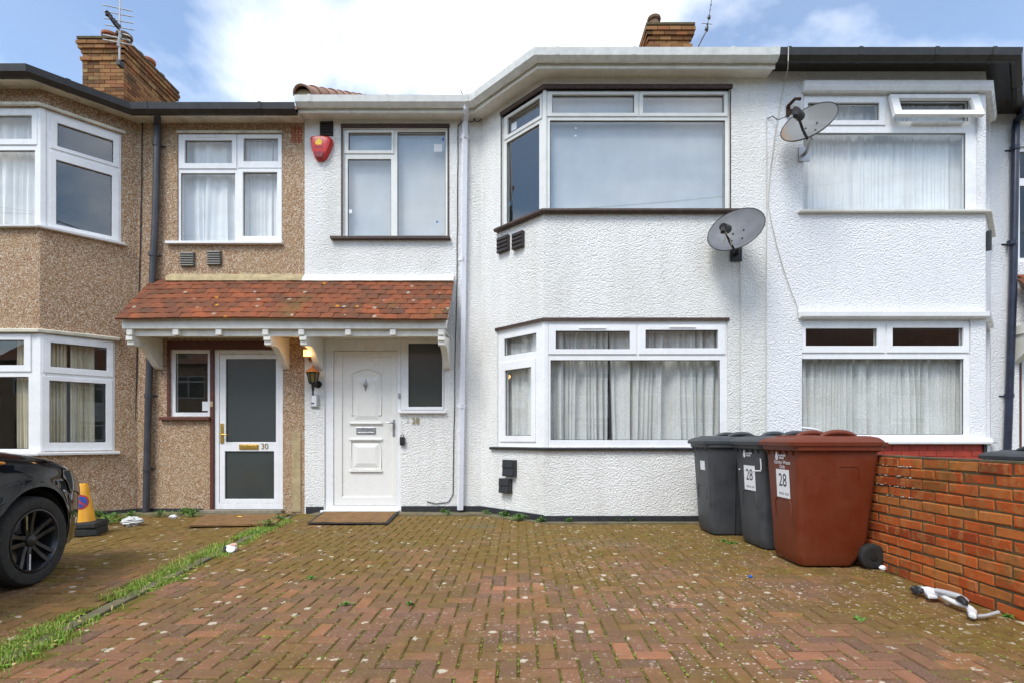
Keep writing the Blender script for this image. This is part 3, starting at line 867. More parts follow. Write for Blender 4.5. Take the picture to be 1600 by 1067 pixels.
def gutprof(g=0.0, dz=0.0): return [(d_, z_ + dz) for d_, z_ in gutprof0(g)]
def gutprof0(g=0.0): return [(0.218, 5.75 + g), (0.216 - g, 5.665), (0.235, 5.632 - g), (0.275, 5.628 - g), (0.325 + g, 5.668), (0.340 + g, 5.750 + g), (0.330, 5.752 + g), (0.315, 5.675), (0.270, 5.642), (0.240, 5.645), (0.228, 5.67), (0.227, 5.75 + g)]
def eaves(house, path, fmat, gmat, joints=(), fz=0.0, gz_=-0.04):
    f = ob('fascia', sweep(path, [(d_, z_ + (fz if z_ < 5.65 else min(0, fz) - 0.02)) for d_, z_ in FASCIA]), fmat, house, smooth=30)
    g = ob('gutter', sweep(path, gutprof(0, gz_)), gmat, house, smooth=35)
    for a, b in joints:
        a, b = Vector(a), Vector(b); t = (b - a).normalized() * 0.022
        ob('gutter_bracket', sweep([tuple(a - t), tuple(a + t)], gutprof(0.006, gz_)), gmat, g)
def along(path, k, s):
    a, b = Vector(path[k]), Vector(path[k + 1]); p = a.lerp(b, s); return (tuple(p), tuple(p + (b - a)))
eaves(h30, W30, 'cream', 'gutter_black', [along(W30, 0, .93), along(W30, 1, .25), along(W30, 2, .15), along(W30, 2, .8)], -0.045, -0.14)
eaves(h28, W28, 'white_board', 'gutter_white', [along(W28, 0, .08), along(W28, 0, .5), along(W28, 0, .93), along(W28, 1, .12), along(W28, 1, .84), along(W28, 2, .05), along(W28, 2, .38), along(W28, 2, .80), along(W28, 2, .985)])
eaves(h26, W26, 'gutter_black', 'gutter_black', [along(W26, 0, .04), along(W26, 0, .35), along(W26, 0, .68), along(W26, 0, .93), along(W26, 1, .5)], 0.085)
eaves(h24, W24, 'gutter_black', 'gutter_black', [])

def roof(house, path, z0=5.70):
    """main slope, with the lower hipped slope over the bay standing in front of it"""
    x0, x1 = path[0][0], path[-1][0]
    s = 0.62; yr = 11.6
    mb = MB()
    ye = YM - 0.26
    mb.prism([(x0, ye, z0), (x1, ye, z0), (x1, yr, z0 + s * (yr - ye)), (x0, yr, z0 + s * (yr - ye))], (0, 0, 0.05))
    yb = 2 * yr - ye
    mb.prism([(x0, yr, z0 + s * (yr - ye)), (x1, yr, z0 + s * (yr - ye)), (x1, yb, z0), (x0, yb, z0)], (0, 0, 0.05))
    o = ob('roof', mb, 'tile_pale', house)
    bays = [p for p in path if p[1] < YM - 0.1]
    if bays:
        g = offs(path, 0.26); k = [i for i, p in enumerate(path) if p[1] < YM - 0.1]
        yf = g[k[0]].y; sb = 0.50
        pts = []
        a, b = g[k[0]], g[k[-1]]
        ym = yf + 1.9; zt = z0 + sb * 1.9
        left = k[0] > 0; right = k[-1] < len(path) - 1
        hip = 1.9 * math.tan(R(22.5))
        A, B = (a.x, yf, z0), (b.x, yf, z0)
        T0, T1 = (a.x + (hip if left else 0), ym, zt), (b.x - (hip if right else 0), ym, zt)
        m2 = MB().add([A, B, T1, T0], [(0, 1, 2, 3)])
        if left:
            c = g[k[0] - 1]; m2.add([(c.x, c.y, z0), A, T0, (c.x + 0.6, c.y + 1.4, z0 + s * 1.4)], [(0, 1, 2, 3)])
        if right:
            c = g[k[-1] + 1]; m2.add([B, (c.x, c.y, z0), (c.x - 0.6, c.y + 1.4, z0 + s * 1.4), T1], [(0, 1, 2, 3)])
        ob('bay_roof', m2, 'tile_pale', o)
    return o
rf30, rf28, rf26, rf24 = roof(h30, W30, 5.56), roof(h28, W28, 5.65), roof(h26, W26, 5.65), roof(h24, W24, 5.65)
# half round tiles bedded up the party line, and the row of eaves tiles peeping over the white gutter
slope = Vector((0, 1, 0.62)).normalized()
for k in range(11):
    o0 = Vector((XS + 0.10, YM - 0.30, 5.72)) + slope * (0.42 * k) + Vector((0, 0, 0.004 * (k % 2)))
    n = slope.cross(Vector((1, 0, 0))); n = -n if n.z < 0 else n
    rings = []
    for t in (0, 0.44):
        rr = 0.135 - 0.02 * (t > 0)
        rings.append([o0 + slope * t + Vector((1, 0, 0)) * rr * math.cos(a) + n * rr * math.sin(a) * 1.05 for a in [math.pi * q_ / 10 for q_ in range(11)]] +
                     [o0 + slope * t + Vector((1, 0, 0)) * (rr - .018) * math.cos(a) + n * (rr - .018) * math.sin(a) for a in [math.pi * (10 - q_) / 10 for q_ in range(11)]])
    ob('party_tile', MB().loft(rings), 'tile_pale', rf28, smooth=50)
o0 = Vector((XS + 0.10, YM - 0.285, 5.71))
ob('mortar_bedding', MB().loft([[o0 + slope * t + Vector((0.112 * math.cos(a), 0, 0.112 * math.sin(a))) for a in [math.pi * q_ / 8 for q_ in range(9)]] for t in (0, 0.35)]), 'mortar_pale', rf28)
for k in range(13):
    x = XS + 0.26 + k * 0.185
    rings = [[(x + 0.185 * (c_ / 8), YM - 0.30 + t, 5.70 + 0.62 * t + (0.035 * abs(math.sin(math.pi * c_ / 8)) if True else 0)) for c_ in range(9)] +
             [(x + 0.185 * (c_ / 8), YM - 0.30 + t, 5.685 + 0.62 * t) for c_ in range(8, -1, -1)] for t in (0, 0.36)]
    ob('eaves_tile', MB().loft(rings), 'tile_pale', rf28, smooth=50)

def post(house_win, a, c, b, z0, z1, mat):
    """the square cover where two window frames meet at a bay corner: a, c, b are plan points along the walls"""
    ob('corner_post', sweep([a, c, b], [(-0.09, z0), (-0.012, z0), (-0.012, z1), (-0.09, z1)]), mat, house_win, bevel=0.004)
    return
def interior(house, path, mat='interior', back=9.8):
    pin = [(p.x, p.y) for p in offs(path, -0.14)]
    poly = pin + [(path[-1][0], back), (path[0][0], back)]
    mb = MB()
    for z0, z1 in ((0.04, 0.10), (2.72, 2.95), (5.40, 5.46)):
        mb.prism([(x, y, z0) for x, y in poly], (0, 0, z1 - z0))
    x0, x1 = path[0][0], path[-1][0]
    mb.cube(x0, x1, back, back + 0.1, 0.04, 5.5)
    mb.cube(x0 + 0.02, x0 + 0.08, pin[0][1], back, 0.05, 5.45)
    mb.cube(x1 - 0.08, x1 - 0.02, pin[-1][1], back, 0.05, 5.45)
    ob('interior', mb, mat, house)
interior(h30, W30); interior(h28, W28, 'interior_white'); interior(h26, W26); interior(h24, W24)

# ---------------------------------------------------------------- number 28: window and door positions
TH = 0.13                                            # how deep the openings are
u28 = FM.rect(536, 201, 699, 370)
door_hole = FM.rect(507, 530, 626, 800); door_hole = (door_hole[0], door_hole[1], -0.05, door_hole[3])
side_hole = FM.rect(625.5, 534, 694, 641); side_hole = (door_hole[1], *side_hole[1:3], door_hole[3])
ub = FB.rect(851, 140, 1140, 330)
lb = FB.rect(852, 502, 1137, 698)
def cheek(F, L, px, front, rest):
    return None
us0, us1 = FS.pu(784), LS
ubs = (us0, LS + 1e-4, ub[2], ub[3])
lbs = (FS.pu(777), LS + 1e-4, lb[2], lb[3])
mb = MB()
mb.plate(FM, XS, XA - (YM - YB), -0.05, TOPW, [u28, door_hole, side_hole], -TH, 0)
mb.plate(FS, 0, LS, -0.05, TOPW, [ubs, lbs], -TH, 0)
XAe = XA + 0.0
ubh = (XA - 1e-4, ub[1], ub[2], ub[3]); lbh = (XA - 1e-4, lb[1], lb[2], lb[3])
mb.plate(FB, XA, XP, -0.05, TOPW, [ubh, lbh], -TH, 0)
ob('wall', mb, 'white_wall', h28)
# black bitumen plinth
pz = lambda F, px, py: F.pz(px, py)
for F, u0, u1, h_ in ((FM, XS + 0.02, door_hole[0] - 0.01, 0.075), (FM, door_hole[1] + 0.01, XA - (YM - YB), 0.085), (FS, 0, LS, 0.085), (FB, XA - 0.006, XP, 0.075)):
    ob('plinth', MB().plate(F, u0, u1, -0.04, h_, (), 0.0, 0.013), 'tar', h28, bevel=0.006)

# upper single window
w = window(h28, FM, u28, [FM.rect(543.5, 206, 611, 234), FM.rect(542, 247, 610, 368), FM.rect(620, 204, 695.5, 367)], [FM.rect(537, 202, 614.5, 239)], 'old_frame', 'glass_sky', d=-0.035)
ob('timber_surround', MB().plate(FM, *ring(u28, 0.028), holes=[ring(u28, 0.001)], d0=-0.05, d1=0.006), 'brown_wood', w)
r = FM.rect(533, 195, 703, 200.5); ob('timber_head', MB().plate(FM, *r, (), 0.0, 0.022), 'brown_wood', w, bevel=0.004)
r = FM.rect(518, 371.5, 704, 376); ob('sill', MB().plate(FM, *r, (), -0.02, 0.07), 'brown_wood', w, bevel=0.006)
for x0, y0, x1, y1, m in ((677, 222, 690, 234, 'paper'), (541.5, 325, 548, 331, 'paper'), (680.5, 343, 683.5, 346, 'blue'), (690, 212, 693, 217, 'blue')):
    ob('sticker', MB().plate(FM, *FM.rect(x0, y0, x1, y1), (), -0.0585, -0.0575), m, w)

# upper bay window
gl = 'glass_sky'
w = window(h28, FB, (XA + 0.035, ub[1], ub[2], ub[3]), [FB.rect(863, 147, 991.5, 175.5), FB.rect(1005.5, 147, 1132.5, 175.5), FB.rect(859.5, 186.5, 1134.5, 326.5)], [FB.rect(855, 142.5, 998, 181), FB.rect(999.5, 142.5, 1138, 181)], 'old_frame', gl, d=-0.028)
zt = lambda y: CAMH + (CY - y) / FPX * YB
def csr(F, x0, y0, x1, y1): return (F.pu(x0), F.pu(x1), zt(y1), zt(y0))      # heights read on the bay front
wc = window(h28, FS, (us0, LS - 0.035, ub[2], ub[3]), [csr(FS, 791.5, 147, 842, 175.5), csr(FS, 789, 186.5, 840, 326.5)], [csr(FS, 786, 142.5, 845, 181)], 'old_frame', 'glass_sky', d=-0.028)
post(w, FS.w(LS - 0.034, 0)[:2], (XA, YB), (XA + 0.034, YB), ub[2], ub[3], 'old_frame')
path = [(FS.w(us0 - 0.01, 0)[0], FS.w(us0 - 0.01, 0)[1]), (XA, YB), (FB.w(ub[1] + 0.03, 0)[0], YB)]
ob('timber_head', sweep(path, [(-0.05, zt(140)), (0.03, zt(140)), (0.03, zt(134)), (-0.05, zt(134))]), 'brown_wood', w, bevel=0.004)
path = [(FS.w(us0 - 0.09, 0)[0], FS.w(us0 - 0.09, 0)[1]), (XA, YB), (FB.w(FB.pu(1156), 0)[0], YB)]
ob('sill', sweep(path, [(-0.05, zt(334.5)), (0.065, zt(335)), (0.075, zt(333)), (0.07, zt(329.5)), (-0.05, zt(328))]), 'brown_wood', w, bevel=0.005)
ob('sealant_line', MB().plate(FB, ub[1], ub[1] + 0.016, ub[2], ub[3], (), 0.0, 0.006), 'brown_wood', w)
ob('sealant_line', MB().plate(FS, us0 - 0.016, us0, ub[2], ub[3], (), 0.0, 0.006), 'brown_wood', w)
for F, x0, y0, x1, y1, m in ((FS, 795, 158, 803, 170, 'paper'), (FS, 841 - 4, 172, 839, 174.5, 'blue'), (FB, 899.5, 196, 901.5, 198, 'paper'), (FB, 898.5, 208, 901.5, 210, 'paper')):
    q_ = csr(F, x0, y0, x1, y1); ob('sticker', MB().plate(F, *q_, (), -0.0515, -0.0505), m, w if F is FB else wc)
# lower bay window
w = window(h28, FB, (XA + 0.055, lb[1], lb[2], lb[3]), [FB.rect(868.5, 517, 984.5, 545), FB.rect(1009, 515.5, 1122.5, 543.5), FB.rect(860.5, 562, 1126, 687)], [FB.rect(857, 507.5, 995, 553), FB.rect(998, 507.5, 1134, 553)], 'upvc', 'glass', d=-0.02,
           vents=[FB.rect(905, 511.5, 947, 514), FB.rect(1046, 510, 1087, 512.5)])
wc = window(h28, FS, (lbs[0], LS - 0.055, lb[2], lb[3]), [csr(FS, 786, 517, 836, 545), csr(FS, 788, 570, 829, 680)], [csr(FS, 780, 556, 836, 690)], 'upvc', 'glass', d=-0.02)
post(w, FS.w(LS - 0.054, 0)[:2], (XA, YB), (XA + 0.054, YB), lb[2], lb[3], 'upvc')
path = [(FS.w(lbs[0] - 0.03, 0)[0], FS.w(lbs[0] - 0.03, 0)[1]), (XA, YB), (FB.w(lb[1] + 0.015, 0)[0], YB)]
ob('timber_head', sweep(path, [(-0.05, zt(501.5)), (0.02, zt(501.5)), (0.02, zt(497)), (-0.05, zt(497))]), 'brown_wood', w)
path = [(FS.w(lbs[0] - 0.12, 0)[0], FS.w(lbs[0] - 0.12, 0)[1]), (XA, YB), (FB.w(lb[1] + 0.03, 0)[0], YB)]
ob('sill', sweep(path, [(-0.05, zt(703)), (0.045, zt(703)), (0.05, zt(699.5)), (-0.05, zt(697.5))]), 'tar', w, bevel=0.004)

# front door of 28
fr = (door_hole[0] + 0.002, door_hole[1] - 0.002, 0.0, door_hole[3])
leaf = FM.rect(520, 547, 620, 788); leaf = (leaf[0], leaf[1], 0.085, leaf[3])
dfr = ob('door_frame', MB().plate(FM, *fr, [leaf], -0.11, -0.02), 'upvc', h28, bevel=0.005)
ob('threshold', MB().plate(FM, FM.pu(503), FM.pu(624), 0.0, 0.03, (), -0.05, 0.075), 'upvc', dfr, bevel=0.006)
inf = FM.rect(533, 556, 612, 776)
door = ob('door', MB().plate(FM, *ring(leaf, -0.004), [inf], -0.085, -0.035), 'door_white', h28, bevel=0.005)
ob('door_panel', MB().plate(FM, *inf, (), -0.08, -0.055), 'door_white', door)
def loop(F, pts, d, r, closed=True):
    p = [F.w(u, z, d) for u, z in pts]
    if closed: p = p + [p[0], p[1]]
    return MB().tube(p, r, 6, False)
def px(F, l): return [(F.pu(x), F.pz(x, y)) for x, y in l]
archt = [(548 + 46 * k / 10, 583 - 7.5 * math.sin(math.pi * k / 10)) for k in range(11)]
ob('moulding', loop(FM, px(FM, [(548, 648)] + archt + [(594, 648)]), -0.053, 0.011), 'door_white', door, smooth=60)
ob('moulding', loop(FM, px(FM, [(547, 689), (594, 689), (594, 733), (547, 733)]), -0.053, 0.011), 'door_white', door, smooth=60)
for y in (596, 686, 660.5, 735.5):
    if y < 600: continue
    ob('ledge', MB().plate(FM, FM.pu(544.5), FM.pu(596), FM.pz(570, y + 1.5), FM.pz(570, y - 1.2), (), -0.056, -0.030), 'door_white', door, bevel=0.004)
def raised(F, r, d0, d1, m):  # a raised panel with sloping margins
    a = ring(r, -m); P = [F.w(u, z, d0) for u, z in ((r[0], r[2]), (r[1], r[2]), (r[1], r[3]), (r[0], r[3]))] + [F.w(u, z, d1) for u, z in ((a[0], a[2]), (a[1], a[2]), (a[1], a[3]), (a[0], a[3]))]
    return MB().add(P, [(0, 1, 5, 4), (1, 2, 6, 5), (2, 3, 7, 6), (3, 0, 4, 7), (4, 5, 6, 7)])
ob('raised_panel', raised(FM, FM.rect(550, 692, 591, 730), -0.0545, -0.040, 0.06), 'door_white', door)
ob('raised_panel', raised(FM, FM.rect(551, 588, 591, 655), -0.0545, -0.041, 0.055), 'door_white', door)
ob('letterbox', MB().plate(FM, *FM.rect(555, 667, 585.5, 677.5), [FM.rect(558, 670, 582.5, 674.5)], -0.055, -0.042).plate(FM, *FM.rect(558, 670, 582.5, 674.5), (), -0.055, -0.046), 'chrome', door, bevel=0.003)
k = (FM.pu(570), FM.pz(570, 600))
ob('knocker', MB().lathe([(0.0, -0.012), (0.030, -0.008), (0.034, 0.0), (0.024, 0.012), (0.010, 0.020), (0.0, 0.022)], FM.w(k[0], k[1], -0.040), FM.n, 16, False)
   .tube([FM.w(k[0], k[1] + 0.03, -0.042), FM.w(k[0], k[1] + 0.06, -0.042), FM.w(k[0], k[1] + 0.085, -0.042)], [0.018, 0.011, 0.003], 8)
   .tube([FM.w(k[0], k[1] - 0.03, -0.036), FM.w(k[0], k[1] - 0.06, -0.034), FM.w(k[0], k[1] - 0.09, -0.038)], [0.016, 0.010, 0.004], 8)
   .tube([FM.w(k[0] + 0.027 * math.sin(a), k[1] - 0.028 * math.cos(a) - 0.008, -0.026) for a in [i * 2 * math.pi / 14 for i in range(15)]], 0.005, 6), 'chrome', door, smooth=50)
kh = (FM.pu(614.5), FM.pz(614, 660))
ob('handle', MB().plate(FM, kh[0] - 0.017, kh[0] + 0.017, FM.pz(614, 681), FM.pz(614, 655), (), -0.036, -0.026)
   .tube([FM.w(kh[0], kh[1], -0.03), FM.w(kh[0], kh[1], 0.018), FM.w(kh[0] - 0.02, kh[1], 0.024), FM.w(kh[0] - 0.10, kh[1] + 0.004, 0.022)], [0.012, 0.012, 0.012, 0.010], 8), 'chrome', door, smooth=40, bevel=0.002)
# sidelight
so = FM.rect(626.5, 534, 693, 640); so = (door_hole[1] + 0.001, so[1], so[2], door_hole[3])
sw = window(h28, FM, so, [FM.rect(637.5, 536, 690.5, 635)], [], 'upvc', 'glass_frost', d=-0.02)
ob('sill', MB().plate(FM, *FM.rect(623, 641, 697, 645.5), (), -0.02, 0.05), 'upvc', sw, bevel=0.005)
ob('header_board', MB().plate(FM, FM.pu(506), FM.pu(695), door_hole[3], door_hole[3] + 0.13, (), 0.0, 0.02), 'white_board', h28, bevel=0.004)

# vents of 28 (parts of the house)
def vent(house, F, r, mat, d=0.045, slats=4, name='air_vent', hood=True):
    v = ob(name, MB().plate(F, *r, (), 0.0, d), mat, house, bevel=0.004)
    n = slats; h = (r[3] - r[2]) / n
    for k in range(n):
        z = r[2] + h * k
        ob('louvre', MB().prism([F.w(r[0] + 0.008, z + 0.12 * h, d), F.w(r[0] + 0.008, z + 0.12 * h, d + 0.014), F.w(r[0] + 0.008, z + 0.9 * h, d)], F.u * (r[1] - r[0] - 0.016)), mat, v)
    return v
vent(h28, FM, FM.rect(500, 190.5, 521, 213.5), 'vent_brown', 0.012, 5)
for x0, x1, ym in ((780, 797, 383), (803.5, 820, 377)):
    u0, u1 = FS.pu(x0), FS.pu(x1); z = FS.pz((x0 + x1) / 2, ym); vent(h28, FS, (u0, u1, z - 0.105, z + 0.105), 'vent_brown', 0.05, 4)
for x0, x1, y0, y1 in ((790.5, 808, 717, 744), (785, 801, 746, 770)):
    u0, u1 = FS.pu(x0), FS.pu(x1); zz_ = FS.pz((x0 + x1) / 2, (y0 + y1) / 2); hh = (y1 - y0) / 2 / FPX * FS.t((x0 + x1) / 2) * 0.95
    vent(h28, FS, (u0, u1, zz_ - hh, zz_ + hh), 'dark_plastic', 0.07, 2)
# white downpipe of 28
def downpipe(house, F, pts, r, mat, d, collars, square=False):
    P = [F.w(F.pu(x, dd), F.pz(x, y, dd), dd) for x, y, dd in pts]
    p = ob('downpipe', MB().tube(P, r, 4 if square else 12), mat, house, smooth=40)
    for x, y in collars:
        c = Vector(F.w(F.pu(x, d), F.pz(x, y, d), d)); ob('pipe_collar', MB().tube([c - Vector((0, 0, .03)), c + Vector((0, 0, .03))], r * 1.2, 4 if square else 12), mat, p, smooth=40)
        ob('pipe_clip', MB().tube([F.w(F.pu(x, d) - r * 1.8, F.pz(x, y, d), 0.0), F.w(F.pu(x, d) + r * 1.8, F.pz(x, y, d), 0.002)], 0.012, 6).tube([F.w(F.pu(x, d), F.pz(x, y, d), 0.0), F.w(F.pu(x, d), F.pz(x, y, d), d)], 0.01, 6), mat, p)
    return p
downpipe(h28, FM, [(727.5, 160, 0.27), (727.5, 168, 0.27), (727, 186, 0.06), (726, 200, 0.06), (723, 480, 0.06), (719, 796, 0.06)], 0.047, 'pipe_white', 0.06, [(726, 214), (723, 405), (721, 634)], True)
# painted fillet under the canopy flashing is part of the canopy; house number in brass
num = thing('house_number', 'small brass number 28 fixed under the sidelight of the white door', 'house number', FM.w(FM.pu(650), FM.pz(650, 664), 0))
text('digits', '28', 0.125, facing(FM, FM.pu(649.5), FM.pz(650, 657), 0.012), 'dull_brass', num, 0.004, sx=0.9)
text('ghost_digit', '2', 0.13, facing(FM, FM.pu(637), FM.pz(637, 655), 0.010), 'cable_grey', num, 0.001, sx=0.8)
sb = thing('key_safe', 'black key safe on the white wall below the number 28', 'key safe', FM.w(FM.pu(629.5), FM.pz(629, 696), 0))
ob('case', MB().plate(FM, *FM.rect(625.5, 682, 633, 695), (), 0, 0.05), 'dark_plastic', sb, bevel=0.012, seg=3)
ob('shackle', MB().tube([FM.w(FM.pu(629.2) + dx, FM.pz(629, 682) + dz, 0.025) for dx, dz in ((-0.02, -.01), (-0.02, .02), (0, .035), (0.02, .02), (0.02, -.01))], 0.006, 6), 'dark_plastic', sb)
db = thing('entry_keypad', 'pale doorbell unit with a black lens below the carriage lantern', 'doorbell', FM.w(FM.pu(492.5), FM.pz(492, 637), 0))
ob('case', MB().plate(FM, *FM.rect(486.5, 616, 499, 636.5), (), 0, 0.03), 'steel', db, bevel=0.01, seg=3)
ob('cover', MB().plate(FM, *FM.rect(488, 618.5, 496, 634.5), (), 0.03, 0.036), 'upvc', db, bevel=0.003)
ob('lens', MB().plate(FM, *FM.rect(488, 629, 492.5, 631), (), 0.036, 0.040), 'dark_plastic', db)
bt = tag(ob('bell_push', MB().plate(FM, *FM.rect(622.2, 614, 625, 621.5), (), -0.02, 0.004), 'ink_grey', None, bevel=0.003, org=FM.w(FM.pu(623), FM.pz(623, 621), 0)), 'narrow grey bell push on the frame beside the white door', 'doorbell')

# ---------------------------------------------------------------- number 26
u26h = FB.rect(1255, 147, 1528, 329)
l26 = FB.rect(1253, 500, 1517, 684)
ct0, ct1 = 0.0, (YM - YB) / q
mb = MB()
mb.plate(FB, XP, XC, -0.05, TOPW, [u26h, l26], -TH, 0)
mb.plate(FT, 0, ct1, -0.05, TOPW, [(0.10, 0.95, u26h[2], u26h[3]), (0.10, 0.95, l26[2], l26[3])], -TH, 0)
mb.plate(FM, XC + (YM - YB), XR, -0.05, TOPW, [], -TH, 0)
ob('wall', mb, 'white_wall2', h26)
w = window(h26, FB, u26h, [FB.rect(1264, 159.5, 1375.5, 187), FB.rect(1400, 155, 1517, 188), FB.rect(1255.5, 206, 1512.5, 327)], [FB.rect(1257, 150, 1385, 194.5)], 'upvc', 'glass', d=-0.03)
# the tilted open light: top hung, pushed out at the bottom
r = FB.rect(1389, 150.5, 1527, 191); pr = FB.rect(1401, 158, 1514, 182)
hg = Matrix.Translation(FB.w(0, r[3], -0.02)) @ Matrix.Rotation(R(-17), 4, 'X') @ Matrix.Translation(-Vector(FB.w(0, r[3], -0.02)))
for nm, m_, mt in (('open_sash', MB().plate(FB, *r, [pr], -0.03, 0.02), 'upvc'), ('pane', MB().box(FB, *ring(pr, 0.006), -0.008, 0.0), 'glass')):
    m_.v = [tuple(hg @ Vector(p)) for p in m_.v]
    if nm == 'open_sash': osash = ob(nm, m_, mt, w, bevel=0.004)
    else: ob('sash_pane', m_, mt, w)
ob('window_stay', MB().plate(FB, *FB.rect(1425, 191.5, 1470, 194), (), -0.02, 0.03).plate(FB, *FB.rect(1472, 191.5, 1505, 194), (), -0.02, 0.03), 'upvc', w)
path = [(FB.w(FB.pu(1252), 0)[0], YB), (XC, YB), (XC + 0.6, YB + 0.6)]
ob('head_board', sweep(path, [(0.0, zt(146.5)), (0.055, zt(146.5)), (0.075, zt(141)), (0.075, zt(132)), (0.0, zt(131))]), 'upvc', w, bevel=0.004)
path = [(FB.w(FB.pu(1246), 0)[0], YB), (XC, YB), (XC + 0.8, YB + 0.8)]
ob('sill', sweep(path, [(-0.05, zt(334)), (0.055, zt(334)), (0.06, zt(330.5)), (-0.05, zt(329))]), 'white_board', w, bevel=0.004)
window(h26, FT, (0.10, 0.95, u26h[2], u26h[3]), [(0.16, 0.89, u26h[2] + 0.06, u26h[3] - 0.06)], [], 'upvc', 'glass')
w = window(h26, FB, l26, [FB.rect(1260, 513, 1372, 540), FB.rect(1396, 512, 1507, 540), FB.rect(1254.5, 560, 1509, 678.5)], [FB.rect(1254, 505.5, 1384, 550.5), FB.rect(1387, 505.5, 1516, 550.5)], 'upvc', 'glass', d=-0.025)
path = [(FB.w(FB.pu(1247), 0)[0], YB), (XC - 0.06, YB), (XC + 0.6, YB + 0.66)]
ob('head_board', sweep(path, [(0.0, zt(499)), (0.085, zt(497)), (0.09, zt(489.5)), (0.0, zt(488))]), 'upvc', w, bevel=0.004)
path = [(FB.w(FB.pu(1250), 0)[0], YB), (XC - 0.01, YB), (XC + 0.8, YB + 0.81)]
ob('sill', sweep(path, [(-0.05, zt(693)), (0.075, zt(693)), (0.08, zt(690)), (0.07, zt(685)), (-0.05, zt(682.5))]), 'upvc', w, bevel=0.004)
window(h26, FT, (0.10, 0.95, l26[2], l26[3]), [(0.16, 0.89, l26[2] + 0.06, l26[3] - 0.06)], [], 'upvc', 'glass')
# red painted brickwork under the sill, brick by brick
rz0, rz1 = -0.03, zt(693.5)
bed = ob('red_brickwork', MB().plate(FB, FB.pu(1256), FB.pu(1534), rz0, rz1, (), 0.0, 0.006), 'red_paint', h26)
bm0 = None; n_ = 0
zz0 = rz1 - 0.01; row = 0
u0_, u1_ = FB.pu(1256), FB.pu(1534)
while zz0 > 0.55:
    u = u0_ - (0.11 if row % 2 else 0)
    while u < u1_ - 0.02:
        a, b = max(u, u0_), min(u + 0.212, u1_)
        if b - a > 0.04: ob('brick', MB().plate(FB, a, b, zz0 - 0.064, zz0, (), 0.005, 0.012 + rnd.uniform(-.002, .003)), 'red_paint', bed)
        u += 0.222
    zz0 -= 0.074; row += 1
ob('lead_patch', MB().plate(FB, FB.pu(1534.5), XC - 0.005, zt(707), zt(694), (), 0.0, 0.03), 'tar', h26)
ob('pipe_stub', MB().tube([FT.w(0.02, zt(362), 0.03), FT.w(0.02, zt(392), 0.03)], 0.028, 8), 'dark_plastic', h26)

downpipe(h26, FM, [(1603, 168, 0.26), (1603, 176, 0.26), (1589, 188, 0.07), (1587, 200, 0.07), (1583, 450, 0.07), (1574, 706, 0.07), (1572, 790, 0.07)], 0.046, 'pipe_blue', 0.07, [(1586, 232), (1581, 380), (1577, 618)])

# ---------------------------------------------------------------- number 24, of which only the edge shows
dh = (7.14, 8.10, -0.05, 2.46)
uw = (7.12, 9.0, 3.55, 5.20)
mb = MB().plate(FM, XR, 13.0, -0.05, TOPW, [dh, uw], -TH, 0)
ob('wall', mb, 'white_wall2', h24)
window(h24, FM, uw, [(7.18, 7.98, 3.62, 4.65), (8.06, 8.94, 3.62, 4.65), (7.18, 7.98, 4.76, 5.14), (8.06, 8.94, 4.76, 5.14)], [], 'upvc', 'glass')
fr24 = ob('door_frame', MB().plate(FM, 7.14, 8.10, 0.0, 2.46, [(7.20, 8.04, 0.06, 2.36)], -0.1, -0.02), 'red_wood', h24, bevel=0.005)
d24 = ob('door', MB().plate(FM, 7.205, 8.035, 0.07, 2.355, [(7.30, 7.94, 0.2, 0.95), (7.30, 7.94, 1.1, 2.25)], -0.08, -0.035), 'upvc', h24, bevel=0.005)
for r in ((7.30, 7.94, 0.2, 0.95), (7.30, 7.94, 1.1, 2.25)): ob('pane', MB().box(FM, *ring(r, .004), -0.065, -0.055), 'glass_frost', d24)
ob('handle', MB().tube([FM.w(7.97, 1.05, -0.03), FM.w(7.97, 1.05, 0.02), FM.w(7.88, 1.05, 0.02)], 0.011, 8), 'chrome', d24)

# ---------------------------------------------------------------- number 30 (pebbledash)
u30 = FM.rect(277, 209, 441, 379)
wl30 = FM.rect(266.5, 546, 329, 650)
dr30 = FM.rect(334.5, 546, 442, 799); dr30 = (dr30[0], dr30[1], -0.05, dr30[3])
bp = FM.rect(329, 546, 334.5, 650)
ytop30, ybot30 = 172, 352
ztl = lambda y: CAMH + (CY - y) / FPX * YL
uL = (FL.pu(-420), FL.pu(72) + 1.0, ztl(352), ztl(168))
z_u0, z_u1 = ztl(353), ztl(167)
z_l0, z_l1 = ztl(706), ztl(520)
mb = MB()
mb.plate(FM, XL + YM - YL, XS, -0.05, TOPW, [u30, (wl30[0], wl30[1], wl30[2], dr30[3]), (wl30[1] - .01, dr30[0] + 0.01, wl30[2], dr30[3]), (dr30[0], dr30[1], -0.06, dr30[3])], -TH, 0)
eU = FLS.pu(190); eL = FLS.pu(180)
mb.plate(FLS, 0, LLS, -0.05, TOPW, [(-1e-4, eU, z_u0, z_u1), (-1e-4, eL, z_l0, z_l1)], -TH, 0)
xl0 = -8.6
mb.plate(FL, -9.6, XL, -0.05, TOPW, [(xl0, XL + 1e-4, z_u0, z_u1), (xl0, XL + 1e-4, z_l0, z_l1)], -TH, 0)
ob('wall', mb, 'pebble', h30)
for F, u0, u1 in ((FM, XL + YM - YL, FM.pu(318)), (FLS, 0, LLS), (FL, -9.6, XL)): ob('plinth', MB().plate(F, u0, u1, -0.04, 0.05, (), 0, 0.012), 'tar', h30)
ob('door_step', MB().plate(FM, FM.pu(318), FM.pu(444), -0.03, 0.035, (), 0.0, 0.10), 'concrete', h30, bevel=0.008)
ob('cement_patch', MB().plate(FM, FM.pu(456), FM.pu(470.5), 0.0, FM.pz(465, 675), (), 0.0, 0.012), 'mortar_pale', h30, bevel=0.005)
